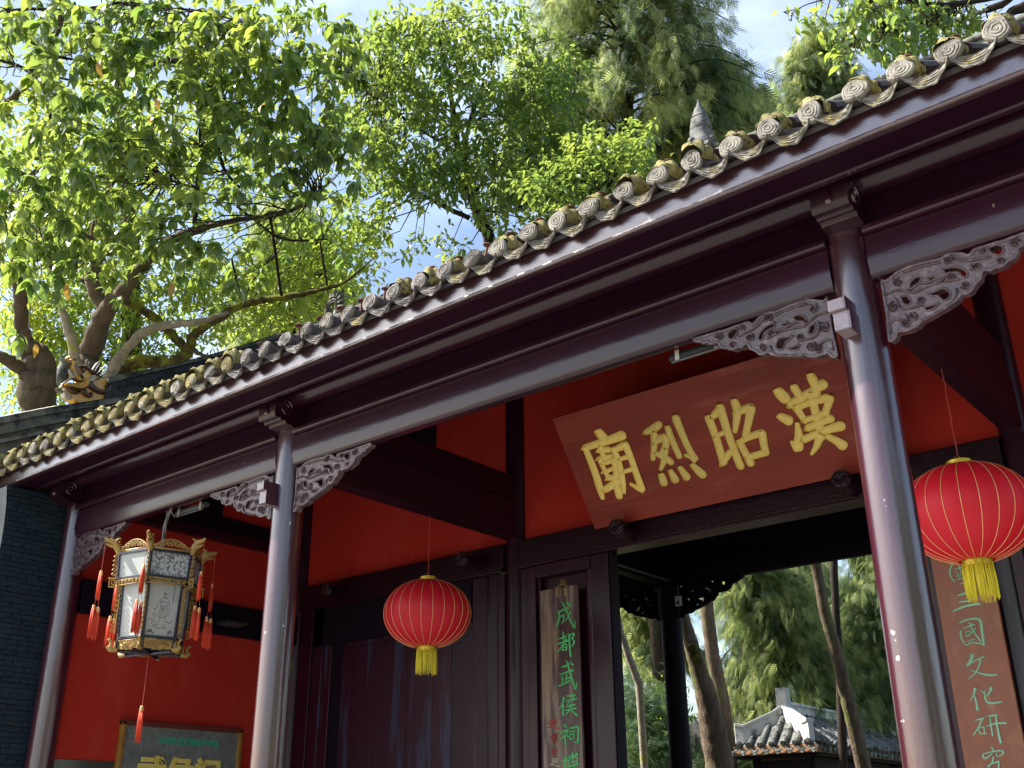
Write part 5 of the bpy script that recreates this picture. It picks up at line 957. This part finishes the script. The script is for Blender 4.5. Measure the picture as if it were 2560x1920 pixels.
def whorls(c, per, size, droop=.55, spread=.06):
    n = len(c)*per; pos = np.repeat(c, per, 0)+rng.normal(0, spread, (n, 3)); a = rng.random(n)*2*math.pi; el = rng.normal(-droop, .38, n)
    d = np.stack([np.cos(a)*np.cos(el), np.sin(a)*np.cos(el), np.sin(el)], 1); sc = size*rng.uniform(.72, 1.15, n); return pos, d, sc
def foliage(tree, proto, pos, d, sc, m, nm='leaves', roll=.3):
    V, LP, SZ = scatter(proto, pos, basis(d, roll=roll), sc); o = bpy.data.objects.new(nm, npmesh(nm, V, LP, SZ, M[m], ORG[tree.name])); COL.objects.link(o); o.parent = tree; o['kind'] = 'stuff'; ORG[o.name] = ORG[tree.name]; return o
def leaf_parts(tree, pos, d, sc, m):
    Rm = basis(d, roll=.3)
    for p, r, s in zip(pos, Rm, sc):
        o = bpy.data.objects.new('leaf', leaf_mesh(m)); COL.objects.link(o); o.parent = tree
        q = Matrix([[*r[0], 0], [*r[1], 0], [*r[2], 0], [0, 0, 0, 1]]); p_ = p-ORG[tree.name]; o.matrix_local = Matrix.Translation(Vector(tuple(p_))) @ q @ Matrix.Scale(float(s), 4)
def root(x, y, d): p = P(x, y, d); return (p[0], p[1], 0)

# --- the big old tree at the left with large leaves
tA = thing('old_tree', 'old spreading tree with thick mossy limbs and large drooping leaves at upper left', 'tree', root(95, 1020, 16.5))
tp = P(98, 1040, 16.5)
part('trunk', MB().tube([(tp[0], tp[1], 0), (tp[0]+.05, tp[1], 3), (tp[0], tp[1], tp[2]-.5), tp], [.5, .36, .30, .27], 14), M['bark'], tA, smooth=180)
k = M['bark']; km = M['mossbark']; kp = M['palebark']; kd = M['darkbark']
br = []
def lb_(pts, mt, **kw): br.extend(limb(tA, pts, mt, **kw))
lb_([(98,1060,16.5,84),(98,985,16.5,88),(100,935,16.5,92),(88,890,16.5,70),(62,858,16.4,44),(53,794,16.2,34),(49,741,16,32),(40,650,15.6,26),(20,560,15.2,20),(-30,480,15,14)], k, n=14)
lb_([(95,940,16.5,44),(45,915,16.3,34),(0,892,16,30),(-60,880,16,24)], k, n=10)
lb_([(190,925,16.2,28),(183,870,16,26),(167,814,15.8,20),(150,749,15.5,17),(134,690,15.2,14),(120,640,15,10)], kp, n=10)
lb_([(228,1000,16.8,56),(222,930,16.8,52),(222,880,16.8,50),(246,812,16.6,46),(288,750,16.4,42),(325,708,16.2,34),(388,630,16,30),(436,596,15.8,24),(545,560,15.6,16),(620,545,15.5,13),(699,535,15.3,12),(771,506,15,9),(800,470,15,5)], k, n=14)
lb_([(226,900,16.9,46),(262,790,17,36),(240,730,17,34),(230,680,17,32),(262,620,16.9,30),(310,590,16.8,30),(323,560,16.7,28),(318,458,16.6,27),(313,337,16.5,26),(299,241,16.4,24),(289,183,16.3,20),(300,100,16.2,14),(320,20,16.1,10),(330,-60,16,8)], k, n=12)
lb_([(150,690,16.6,20),(169,655,16.6,26),(230,636,16.8,28),(289,622,16.9,26),(340,600,17,20)], k, n=10)
lb_([(262,965,16.6,30),(280,925,16.6,28),(312,876,16.5,26),(366,828,16.3,24),(430,812,16.2,20),(488,806,16,17),(570,781,15.8,9)], kp, n=10)
lb_([(300,935,17.5,36),(346,905,17.5,34),(400,908,17.5,30),(447,900,17.4,30),(474,872,17.3,28),(484,838,17.2,24),(529,806,17,23),(610,761,16.8,20),(732,739,16.5,15),(790,728,16.4,12),(854,708,16.2,9),(895,680,16,6),(940,640,16,3)], km, n=10)
lb_([(470,885,17.4,24),(430,834,17.4,22),(366,781,17.4,22),(300,745,17.3,20),(255,722,17.2,18),(200,700,17.2,12)], km, n=10)
lb_([(480,870,17.3,14),(500,885,17.3,12),(530,895,17.3,7)], k, n=6)
lb_([(300,180,16.3,12),(360,165,16.1,15),(424,154,16,16),(530,149,15.8,15),(627,142,15.6,14),(699,154,15.4,12),(800,165,15.2,7),(880,170,15,4)], kd, n=8)
lb_([(-40,300,15.5,24),(0,280,15.5,23),(58,217,15.5,22),(96,159,15.5,19),(140,80,15.4,16),(172,-20,15.3,12)], k, n=8)
lb_([(-20,400,15.8,9),(60,398,15.8,9),(135,390,15.9,10),(174,381,16,10),(241,352,16.3,10),(305,342,16.5,9)], km, n=6)
lb_([(138,390,15.9,9),(116,251,15.8,8),(87,193,15.7,7),(20,150,15.6,5)], kd, n=6)
lb_([(168,380,16,8),(150,330,16,6),(140,285,16,4)], kd, n=5)
lb_([(40,480,15.6,13),(87,429,15.7,12),(140,395,15.9,11)], km, n=6)
lb_([(-30,405,15.6,15),(30,425,15.6,15),(80,455,15.8,14),(130,520,16.1,14),(178,569,16.5,15),(235,600,16.8,14)], k, n=8)
lb_([(318,405,16.6,12),(299,425,16.6,13),(270,475,16.7,14),(241,545,16.8,13),(230,600,16.9,12)], k, n=7)
lb_([(530,190,15.6,16),(506,290,15.7,14),(500,415,15.8,12),(492,482,15.8,13),(487,560,15.8,13)], kd, n=8)
lb_([(593,516,15.6,8),(641,554,15.6,8),(709,598,15.6,7),(820,598,15.6,4)], kd, n=6)
lb_([(675,535,15.4,8),(685,603,15.6,8),(704,738,16.4,8)], kd, n=6)
lb_([(579,646,16,6),(600,740,16.6,7)], kd, n=5); lb_([(685,640,16,5),(640,690,16.3,5),(610,745,16.7,6)], kd, n=5); lb_([(800,603,15.8,5),(818,714,16.2,6)], kd, n=5)
lb_([(0,30,15,9),(80,22,15,9),(160,25,15,8),(260,15,15,6),(380,-10,15,5)], kd, n=5)
lb_([(300,10,14.8,7),(400,20,14.8,8),(500,28,14.8,6),(620,60,14.8,3)], kd, n=5)
lb_([(20,20,15,8),(60,80,15.1,9),(110,130,15.3,9),(190,150,15.6,7)], kd, n=5)
lb_([(0,150,15,8),(70,172,15.1,8),(130,190,15.3,7),(240,215,15.8,5)], kd, n=5)
lb_([(380,360,15.6,5),(395,430,15.4,6),(440,455,15.4,7),(490,470,15.5,7)], kd, n=5)
lb_([(560,260,15.2,5),(545,340,15.3,8),(560,420,15.4,9),(600,470,15.5,7)], kd, n=5)
# knots and spurs along the thin limbs
E0 = ellipse_pts(150, [(250,150,330,230,14.5,1.6,1),(600,250,330,260,14.6,1.6,1.1),(120,560,200,200,14.2,1.3,1),(420,560,230,150,14.6,1.2,.9),(760,420,190,200,15,1.2,.8),(620,640,150,90,15.2,1,.5),(700,60,260,110,14.8,1.4,1)])
# leaf whorls: traced centres of the nearest rosettes, then the crown's volume
near = [(240,505,12.8),(165,560,12.6),(70,520,12.4),(60,600,12.3),(95,705,12.3),(30,850,12.4),(300,610,12.8),(350,560,12.9),(520,640,13),(600,700,13.2),(390,500,13),(480,470,13),(150,250,13),(80,190,12.8),(250,90,13),(330,180,13.2),(480,220,13.3),(560,130,13.4),(640,110,13.4),(730,130,13.6),(820,190,13.8),(770,290,13.9),(650,330,13.6),(560,330,13.4),(430,330,13.2),(340,400,13),(200,420,12.8),(600,480,13.6),(700,440,13.8),(790,480,14),(860,420,14.2),(180,480,12.7),(20,480,12.4),(250,640,12.9)]
cA = np.array([P(x+random.uniform(-14, 14), y+random.uniform(-14, 14), d) for x, y, d in near])
pos, d_, sc = whorls(cA, 9, .25, droop=.75, spread=.022); leaf_parts(tA, pos[:270], d_[:270], sc[:270], 'leafA')
yl = np.array([P(x, y, 12.2) for x, y in ((165,710),(90,860),(250,150),(395,245),(375,290),(665,260),(430,705))])
leaf_parts(tA, yl, rng.normal(0, .3, (len(yl), 3))+np.array([0, 0, -1.]), rng.uniform(.15, .22, len(yl)), 'leafY')
c1 = ellipse_pts(310, [(130,120,230,190,13.8,1.0,1),(430,120,260,170,14,1.0,1),(700,150,230,180,14.2,1.0,1.2),(180,360,220,150,13.6,.9,.85),(540,340,260,160,14,.9,.9),(790,350,150,170,14.4,.9,1),(60,560,130,170,13.2,.8,1.3),(250,560,170,110,13.6,.8,1),(470,600,170,110,14,.8,.7),(860,220,90,170,14.6,.9,1.1),(110,690,70,60,13,.5,.8)])
pos, d_, sc = whorls(c1, 9, .225, droop=.7, spread=.025); foliage(tA, 'big', pos, d_, sc, 'leafA')
c2 = ellipse_pts(720, [(250,120,360,200,15.6,1.6,1),(650,150,330,190,15.8,1.6,1),(450,380,460,200,15.6,1.5,.7),(120,480,220,230,15.2,1.4,1),(760,520,200,140,16.2,1.2,.6),(560,680,260,90,16.4,1.2,.4),(320,640,160,120,16,1,.4)])
pos, d_, sc = whorls(c2, 8, .195, droop=.6, spread=.035); foliage(tA, 'mid', pos, d_, sc, 'leafA')
twigs(tA, list(cA)+list(c1[::2])+list(c2[::4]), br, .009, kd)
# --- bright thin-leaved tree behind it
tB = thing('leafy_tree', 'bright yellow green tree filling the gaps behind the old tree', 'tree', root(300, 1020, 19.5))
q0 = P(330, 1000, 19.5); part('trunk', MB().tube([(q0[0], q0[1], 0), q0, P(330, 500, 19.5)], [.3, .22, .1], 10), M['bark'], tB, smooth=180)
c3 = ellipse_pts(2300, [(160,560,260,330,19,1.3,1),(420,760,420,150,19,1.3,1.1),(700,700,240,160,19,1.2,.9),(100,860,150,140,18.6,1.0,1.4),(420,400,420,250,19.6,1.3,.7),(830,640,150,120,19,1.2,.8),(300,900,200,80,18.8,1,1),(90,1000,120,60,18.6,.8,1)])
pos, d_, sc = whorls(c3, 8, .145, droop=.45, spread=.12); foliage(tB, 'mid', pos, d_, sc, 'leafB')
bB = [P(x, y, 19.3) for x, y in ((330,900),(330,700),(200,600),(500,700),(700,760),(100,850),(420,450))]; twigs(tB, list(c3[::8]), bB, .012, kd, maxlen=1.8)

# --- middle broadleaf tree
tC = thing('broadleaf_tree', 'rounded glossy green tree left of the tall drooping cypress', 'tree', root(1240, 640, 21))
q0 = P(1245, 660, 21); part('trunk', MB().tube([(q0[0], q0[1], 0), (q0[0], q0[1], 4), q0], [.28, .2, .14], 10), M['darkbark'], tC, smooth=180)
brC = []
for pts in ([(1246,665,21,32),(1226,602,21,30),(1206,560,21,30),(1180,498,21,28),(1152,440,21,20),(1144,370,21,18),(1138,320,21,15),(1120,200,21,11),(1090,60,21,6)],[(1180,498,21,20),(1168,440,21,16),(1162,390,21,14),(1172,310,21,10),(1210,200,21,6)],[(1175,545,21,14),(1130,525,21,12),(1096,508,21,12),(1040,480,21,8),(980,455,21,5)],[(1180,490,21,12),(1195,470,21,10),(1210,455,21,6)],[(1180,520,21,8),(1260,530,21,7),(1340,500,21,5)],[(1140,320,21,8),(1060,240,21,7),(960,200,21,4)],[(1140,380,21,8),(1000,290,20.5,6),(920,230,20,4)],[(1172,310,21,7),(1300,250,21,6),(1450,200,21,3)]): brC += limb(tC, pts, kd, n=8)
cC = ellipse_pts(1500, [(1060,150,200,170,20.5,1.8,.95),(1300,190,190,130,20.6,1.8,1),(1380,280,110,120,20.6,1.5,1),(960,330,170,170,20,1.6,.9),(1250,400,230,150,20.2,1.7,1),(1050,440,150,90,20.2,1.5,.85),(1420,420,160,110,20,1.5,1.2),(1560,420,90,70,20,1.2,1.2),(1180,60,190,80,21,1.5,.6),(900,560,90,80,20,1.3,.6),(1080,620,90,60,20,1,.22),(1300,540,110,60,20,1,.7),(960,150,110,120,20.4,1.3,.8)])
pos, d_, sc = whorls(cC, 9, .185, droop=.55, spread=.08); foliage(tC, 'mid', pos, d_, sc, 'leafC'); twigs(tC, list(cC[::5]), brC, .012, kd, maxlen=2.5)
tD = thing('leafy_tree', 'low leafy tree just above the roof tiles below the tall cypress', 'tree', root(1500, 470, 18))
q0 = P(1500, 500, 18); q1 = P(1395, 1750, 18); part('trunk', MB().tube([(q1[0], q1[1], 0), (q1[0], q1[1], 3.5), q0], [.2, .15, .08], 8), kd, tD, smooth=180)
cD = ellipse_pts(260, [(1490,400,120,70,17.8,1,1),(1400,470,120,60,17.8,1,1),(1590,370,50,60,17.8,.8,.6)])
pos, d_, sc = whorls(cD, 9, .15, droop=.4, spread=.12); foliage(tD, 'mid', pos, d_, sc, 'leafC'); twigs(tD, list(cD[::2]), [q0, P(1450, 430, 18)], .01, kd)

# --- drooping cypresses
def sprays(tree, c, size, m, droop=.9, spread=.2, per=8, jit=.5):
    size = size*.92
    n = len(c)*per; pos = np.repeat(c, per, 0)+rng.normal(0, spread, (n, 3))*np.array([1, 1, 1.3]); a = rng.random(n)*2*math.pi
    ax = pos-np.array([ORG[tree.name][0], ORG[tree.name][1], 0]); ax[:, 2] = 0; ax /= np.linalg.norm(ax, axis=1, keepdims=True)+1e-6
    d = ax*.5+np.stack([np.cos(a), np.sin(a), -droop+rng.normal(0, jit, n)], 1); foliage(tree, 'frond', pos, d, size*rng.uniform(.6, 1.3, n), m, 'sprays', roll=.5)
def boughs(t, top, zt, zb, R0, n, size, m, mix, dens, droop, seed, share=.78):
    T = np.array(top); bb = MB(); pos = []; dirs = []; big = []; r_ = np.random.default_rng(seed)
    for i in range(n):
        f = (i+r_.random())/n; z = zt+(zb-zt)*f; ax = np.array([np.interp(z, T[::-1, 2], T[::-1, 0]), np.interp(z, T[::-1, 2], T[::-1, 1])]); az = i*2.4+r_.normal(0, .3); bl = r_.random() < share
        Lb = R0*(.30+.75*f**.7)*r_.uniform(.6, 1.15); u = np.array([math.cos(az), math.sin(az)]); K = 8; pts = []
        for k in range(K+1):
            q = k/K; pts.append(np.array([ax[0]+u[0]*Lb*q, ax[1]+u[1]*Lb*q, z+Lb*(.38*math.sin(q*2.3)-.42*q*q)]))
        bb.tube(pts, [.035*(1-.8*k/K)+.006 for k in range(K+1)], 4, cap=False)
        for k in range(int(dens*Lb/R0)+6):
            q = r_.uniform(.25, 1.03)**.8; p = pts[min(K-1, int(q*K))]*(1-(q*K) % 1)+pts[min(K, int(q*K)+1)]*((q*K) % 1); hang = r_.uniform(0, .75)**1.3
            p = p+np.array([*r_.normal(0, .10+.12*q, 2), -hang]); pos.append(p); dirs.append([u[0]*.45+r_.normal(0, .3), u[1]*.45+r_.normal(0, .3), -droop+r_.normal(0, .3)]); big.append(bl if r_.random() < .85 else not bl)
    pos = np.array(pos); dirs = np.array(dirs); big = np.array(big); n_ = len(pos); rep_ = 3
    P3 = np.repeat(pos, rep_, 0)+r_.normal(0, .09, (n_*rep_, 3)); D3 = np.repeat(dirs, rep_, 0)+r_.normal(0, .22, (n_*rep_, 3)); B3 = np.repeat(big, rep_); sc = size*r_.uniform(.6, 1.25, n_*rep_)
    foliage(t, 'frond', P3[B3], D3[B3], sc[B3], m, 'sprays', roll=.8); foliage(t, 'frond', P3[~B3], D3[~B3], sc[~B3], mix or m, 'sprays', roll=.8)
    part('branches', bb, kd, t, smooth=180, kind='stuff')
def cypress(name, label, pxs, d, rpx, n, size, m, mix=None, ytop=-400, ybot=480, dens=34, droop=1.2, seed=1):
    # trunk with many boughs that rise, arch over and carry hanging sprays
    t = thing(name, label, 'tree', root(pxs[-1][0], pxs[-1][1], d)); b = P(pxs[-1][0], pxs[-1][1], d); top = [P(x, y, d) for x, y, w in pxs]; rs = [w*d/FPX/2 for x, y, w in pxs]
    part('trunk', MB().tube([(b[0], b[1], 0)]+top[::-1], [rs[-1]*1.3]+rs[::-1], 10), kd, t, smooth=180)
    boughs(t, top, P(pxs[0][0], ytop, d)[2], P(pxs[0][0], ybot, d)[2], rpx*d/FPX, n, size, m, mix, dens, droop, seed); return t
cypress('cypress', 'tall drooping cypress standing behind the stone ridge spire', [(1540,-450,8),(1550,-100,16),(1560,120,24),(1570,300,30),(1585,560,34)], 29, 330, 230, .36, 'conif', 'conifd', ytop=-420, ybot=470, dens=38)
cypress('cypress', 'smaller rounded cypress in the gap right of the tall one', [(2035,60,5),(2045,200,14),(2055,400,20)], 33, 125, 90, .34, 'conif', 'conifd', ytop=75, ybot=330, dens=30, seed=2)
cypress('cypress', 'pale low cypress top peeking over the tiles between two taller ones', [(1905,215,4),(1908,300,8),(1912,420,10)], 36, 100, 50, .34, 'conif', 'conif', ytop=225, ybot=400, dens=24, seed=3)
cypress('cypress', 'shorter cypress leaning right of the stone ridge spire', [(1765,120,5),(1775,280,12),(1790,450,16)], 30, 150, 85, .34, 'conif', 'conifd', ytop=130, ybot=420, dens=28, seed=5)
cypress('weeping_cypress', 'weeping pale cypress seen through branches above the fish coil ornament', [(735,500,8),(740,700,14),(745,960,20)], 46, 190, 130, .56, 'conif', 'conif', ytop=520, ybot=900, dens=30, droop=1.8, seed=4)

# --- overhanging branch at the top right
tE = thing('overhanging_tree', 'leafy branches hanging in at the top right corner above the eave', 'tree', root(2650, 60, 12.5))
q0 = P(2640, 40, 12.5); part('trunk', MB().tube([(q0[0]+.4, q0[1]+.5, 0), (q0[0]+.3, q0[1]+.3, 5), q0+np.array([.2, 0, .6])], [.3, .2, .12], 10), M['darkbark'], tE, smooth=180)
brE = []
for pts in ([(2650,90,12.5,34),(2570,20,12.4,30),(2520,40,12.4,22),(2480,100,12.4,18)],[(2620,20,12.5,26),(2560,-30,12.4,22),(2510,8,12.3,18),(2470,25,12.2,16)],[(2600,-30,12.3,18),(2480,-5,12.2,14),(2400,8,12.1,13),(2320,10,12,10),(2240,-10,12,7)],[(2400,8,12.1,8),(2300,60,12,6),(2200,70,12,3)],[(2240,-5,12,6),(2120,-10,12,4),(2020,10,12,3),(1970,40,12,2)],[(2180,0,12,5),(2160,80,12,3),(2100,130,12,2)]): brE += limb(tE, pts, kd, n=7)
cE = ellipse_pts(44, [(2130,40,80,60,11.6,.5,1),(2220,90,90,60,11.7,.6,1.2),(2320,50,110,60,11.8,.6,1),(2250,150,60,35,11.6,.4,.8)])
cE2 = np.array([P(x, y, 11.6) for x, y in ((1985,20),(2000,60),(2040,30),(2060,60),(2100,130),(2075,140),(2130,160))])
pos, d_, sc = whorls(cE, 5, .165, droop=.9, spread=.09); leaf_parts(tE, pos, d_, sc, 'leafC')
pos, d_, sc = whorls(cE2, 6, .14, droop=.6, spread=.06); leaf_parts(tE, pos, d_, sc, 'leafB')
cE3 = ellipse_pts(130, [(2200,60,160,70,12.4,.7,1),(2380,70,120,60,12.6,.7,1),(2440,120,70,30,12.6,.4,.5),(2260,0,200,40,12.4,.7,.8)])
pos, d_, sc = whorls(cE3, 7, .15, droop=.8, spread=.12); foliage(tE, 'big', pos, d_, sc, 'leafC'); twigs(tE, list(cE)+list(cE2)+list(cE3), brE, .007, kd, maxlen=1.5)

# ------------------------------------------------------------------ garden seen through the doorway
def trunk_tree(name, label, pts, mt, blobs=None, n=0, size=.3, m='conif', mix='conifd', extra=()):
    t = thing(name, label, 'tree', root(pts[-1][0], pts[-1][1], pts[-1][2])); Q = [P(x, y, d) for x, y, d, w in pts]; rs = [w*d/FPX/2 for x, y, d, w in pts]
    g0 = Q[-1]+(Q[-1]-Q[-2])/max(.2, (Q[-2]-Q[-1])[2])*max(0, Q[-1][2]); g0[2] = 0
    S_ = []; Rr = []
    Q = Q+[g0]; rs = rs+[rs[-1]*1.15]
    for i in range(len(Q)-1):
        for kk in range(8):
            tt = kk/8; S_.append(Q[i]*(1-tt)+Q[i+1]*tt+rng.normal(0, 1, 3)*rs[i]*.03); Rr.append((rs[i]*(1-tt)+rs[i+1]*tt)*(1+.02*math.sin(i*8+kk*1.9)))
    S_.append(Q[-1]); Rr.append(rs[-1]); part('trunk', MB().tube(S_, Rr, 14), mt, t, smooth=180)
    for pts2, w2 in extra: limb(t, pts2, w2, n=6)
    if blobs:
        ya, yb, rp = blobs; d0 = pts[0][2]; top = [P(x, y, d) for x, y, d, w in pts]; boughs(t, top, P(pts[0][0], ya, d0)[2], P(pts[0][0], yb, d0)[2], rp*d0/FPX, n, size, m, mix, 34, .9, int(pts[0][0]), share=.78)
    return t
trunk_tree('garden_tree', 'pale lichen covered leaning trunk just right of the door jamb', [(1500,1350,19,13),(1530,1480,19,14),(1552,1580,19,17),(1575,1650,19,19),(1598,1710,19,20),(1604,1800,19,19),(1612,1930,19,19)], M['palebark'])
trunk_tree('garden_tree', 'thick brown trunk with a mossy sawn stub, left of the kiosk', [(1680,1400,18,16),(1700,1500,18,20),(1722,1590,18,34),(1742,1660,18,42),(1766,1740,18,54),(1784,1830,18,66),(1802,1930,18,72)], M['gbark'], extra=[([(1742,1655,17.85,30),(1736,1630,17.8,32),(1733,1612,17.8,30)], M['mossbark'])])
trunk_tree('garden_tree', 'straight brown trunk behind the mossy one left of the kiosk', [(1762,1430,22,30),(1768,1530,22,33),(1782,1640,22,34),(1806,1750,22,36),(1826,1930,22,40)], M['gbark'])
trunk_tree('garden_tree', 'tall leaning trunk passing in front of the kiosk roof', [(2028,1330,17.5,24),(2044,1430,17.5,26),(2060,1520,17.5,28),(2082,1600,17.5,30),(2112,1720,17.5,34),(2134,1810,17.5,36),(2162,1930,17.5,38)], M['gbark'])
trunk_tree('garden_tree', 'dark slender trunk beside the tall leaning one', [(2082,1300,20,18),(2086,1450,20,19),(2092,1560,20,19),(2098,1660,20,20),(2104,1800,20,22)], M['darkbark'])
trunk_tree('garden_tree', 'thin reddish trunk crossing foliage in the middle of the doorway view', [(1860,1380,24,14),(1890,1440,24,16),(1912,1500,24,18),(1955,1590,24,18),(1975,1680,24,22),(1985,1800,24,24)], M['gbark'],
    (1300, 1760, 170), 150, .25)
trunk_tree('garden_tree', 'dark forked tree against pale sky behind the pale trunk', [(1590,1420,26,16),(1612,1520,26,20),(1650,1640,26,22),(1690,1720,26,22),(1720,1930,26,26)], M['darkbark'], 
    (1380, 1640, 110), 46, .30, extra=[([(1600,1500,26,14),(1570,1600,26,10),(1560,1650,26,8)], kd), ([(1612,1520,26,10),(1615,1620,26,10),(1625,1720,26,10)], kd)])
trunk_tree('garden_tree', 'shaded cypress at the right side of the doorway view behind the column', [(2190,1380,25,16),(2180,1600,25,20),(2175,1900,25,24)], M['darkbark'],
    (1300, 1800, 130), 110, .25)
trunk_tree('garden_tree', 'bushy cypress behind the white kiosk ridge', [(2010,1400,28,12),(2005,1600,28,18),(2000,1800,28,22)], M['darkbark'],
    (1380, 1800, 150), 120, .28)
# low dark shrubs
sh = thing('evergreen_shrub', 'dark evergreen shrub at the foot of the pale trunk', 'shrub', root(1620, 1900, 22))
c = ellipse_pts(420, [(1580,1760,60,60,22,1.3,1),(1640,1790,60,70,22,1.3,1),(1600,1870,90,60,21.5,1.3,1.2),(1680,1890,60,50,21.5,1.2,.8)]); sprays(sh, c[:300], .28, 'conifd', droop=.3); pos, d_, sc = whorls(c[300:], 8, .08, .3, .18); foliage(sh, 'mid', pos, d_, sc, 'leafC'); part('stem', MB().tube([root(1620, 1900, 22), P(1620, 1800, 22)], .05, 6), kd, sh)
sh = thing('evergreen_shrub', 'low dark shrub under the kiosk eave', 'shrub', root(1900, 1915, 24))
c = ellipse_pts(160, [(1880,1915,80,30,24,1,1),(2000,1915,90,25,24.5,1,1),(1790,1900,40,50,23.5,1,.8)]); sprays(sh, c, .28, 'conifd', droop=.3); part('stem', MB().tube([root(1900, 1915, 24), P(1900, 1915, 24)], .05, 6), kd, sh)
# far woodland behind the garden, one mass
wp = []
c = np.array([[x, y, z] for x in np.arange(-75, 25, 1.15) for y, hm in ((41, 13), (46, 15)) for z in np.arange(0.5, hm, 1.3)]); c += rng.normal(0, .7, c.shape)
hgt = 6.2+2.6*np.sin(c[:, 0]*.31)+1.5*np.sin(c[:, 0]*.83+1)+5.5*np.clip((c[:, 0]+25.5)/2.5, 0, 1); keep = c[:, 2] < hgt; c = c[keep]
wd = single('woodland', MB().tube([(-30, 44, 0), (-30, 44, 5)], .2, 6), kd, 'far dense dark woodland closing the garden behind the gate', 'woodland', kind='stuff')
n = len(c)*4; pos = np.repeat(c, 4, 0)+rng.normal(0, .5, (n, 3)); a = rng.random(n)*6.28; d = np.stack([np.cos(a), np.sin(a), -.4+rng.normal(0, .4, n)], 1)
V, LP, SZ = scatter('spray', pos, basis(d, roll=.3), rng.uniform(.7, 1.3, n)); wd.data = npmesh('woodland', V, LP, SZ, M['conifd'])
# unseen trees added at the right to darken the column reflections
rt = thing('reflection_tree', 'broad unseen evergreen tree added right of the gate for dark reflections', 'tree', (13, 1, 0)); 
for k, (x, y, h) in enumerate(((12.5, 3.5, 8.5), (12, -2.5, 9.5), (13.5, -8, 9.0))):
    t = rt if k == 0 else thing('reflection_tree', ['', 'taller unseen evergreen tree added at the right for dark reflections', 'farthest unseen evergreen tree added at the right for dark reflections'][k], 'tree', (x, y, 0))
    part('trunk', MB().tube([(x, y, 0), (x+.1, y, h*.4), (x, y, h*.8)], [.3, .22, .08], 10), M['darkbark'], t, smooth=180)
    u = rng.normal(0, 1, (620, 3)); u /= np.linalg.norm(u, axis=1, keepdims=True); u *= rng.random((620, 1))**.4; c = np.array([x, y, h*.58])+u*np.array([3.1, 3.1, h*.40])
    pos, d_, sc = whorls(c, 8, .34, droop=.5, spread=.25); foliage(t, 'mid', pos, d_, sc, 'leafC')
bpy.context.view_layer.update()
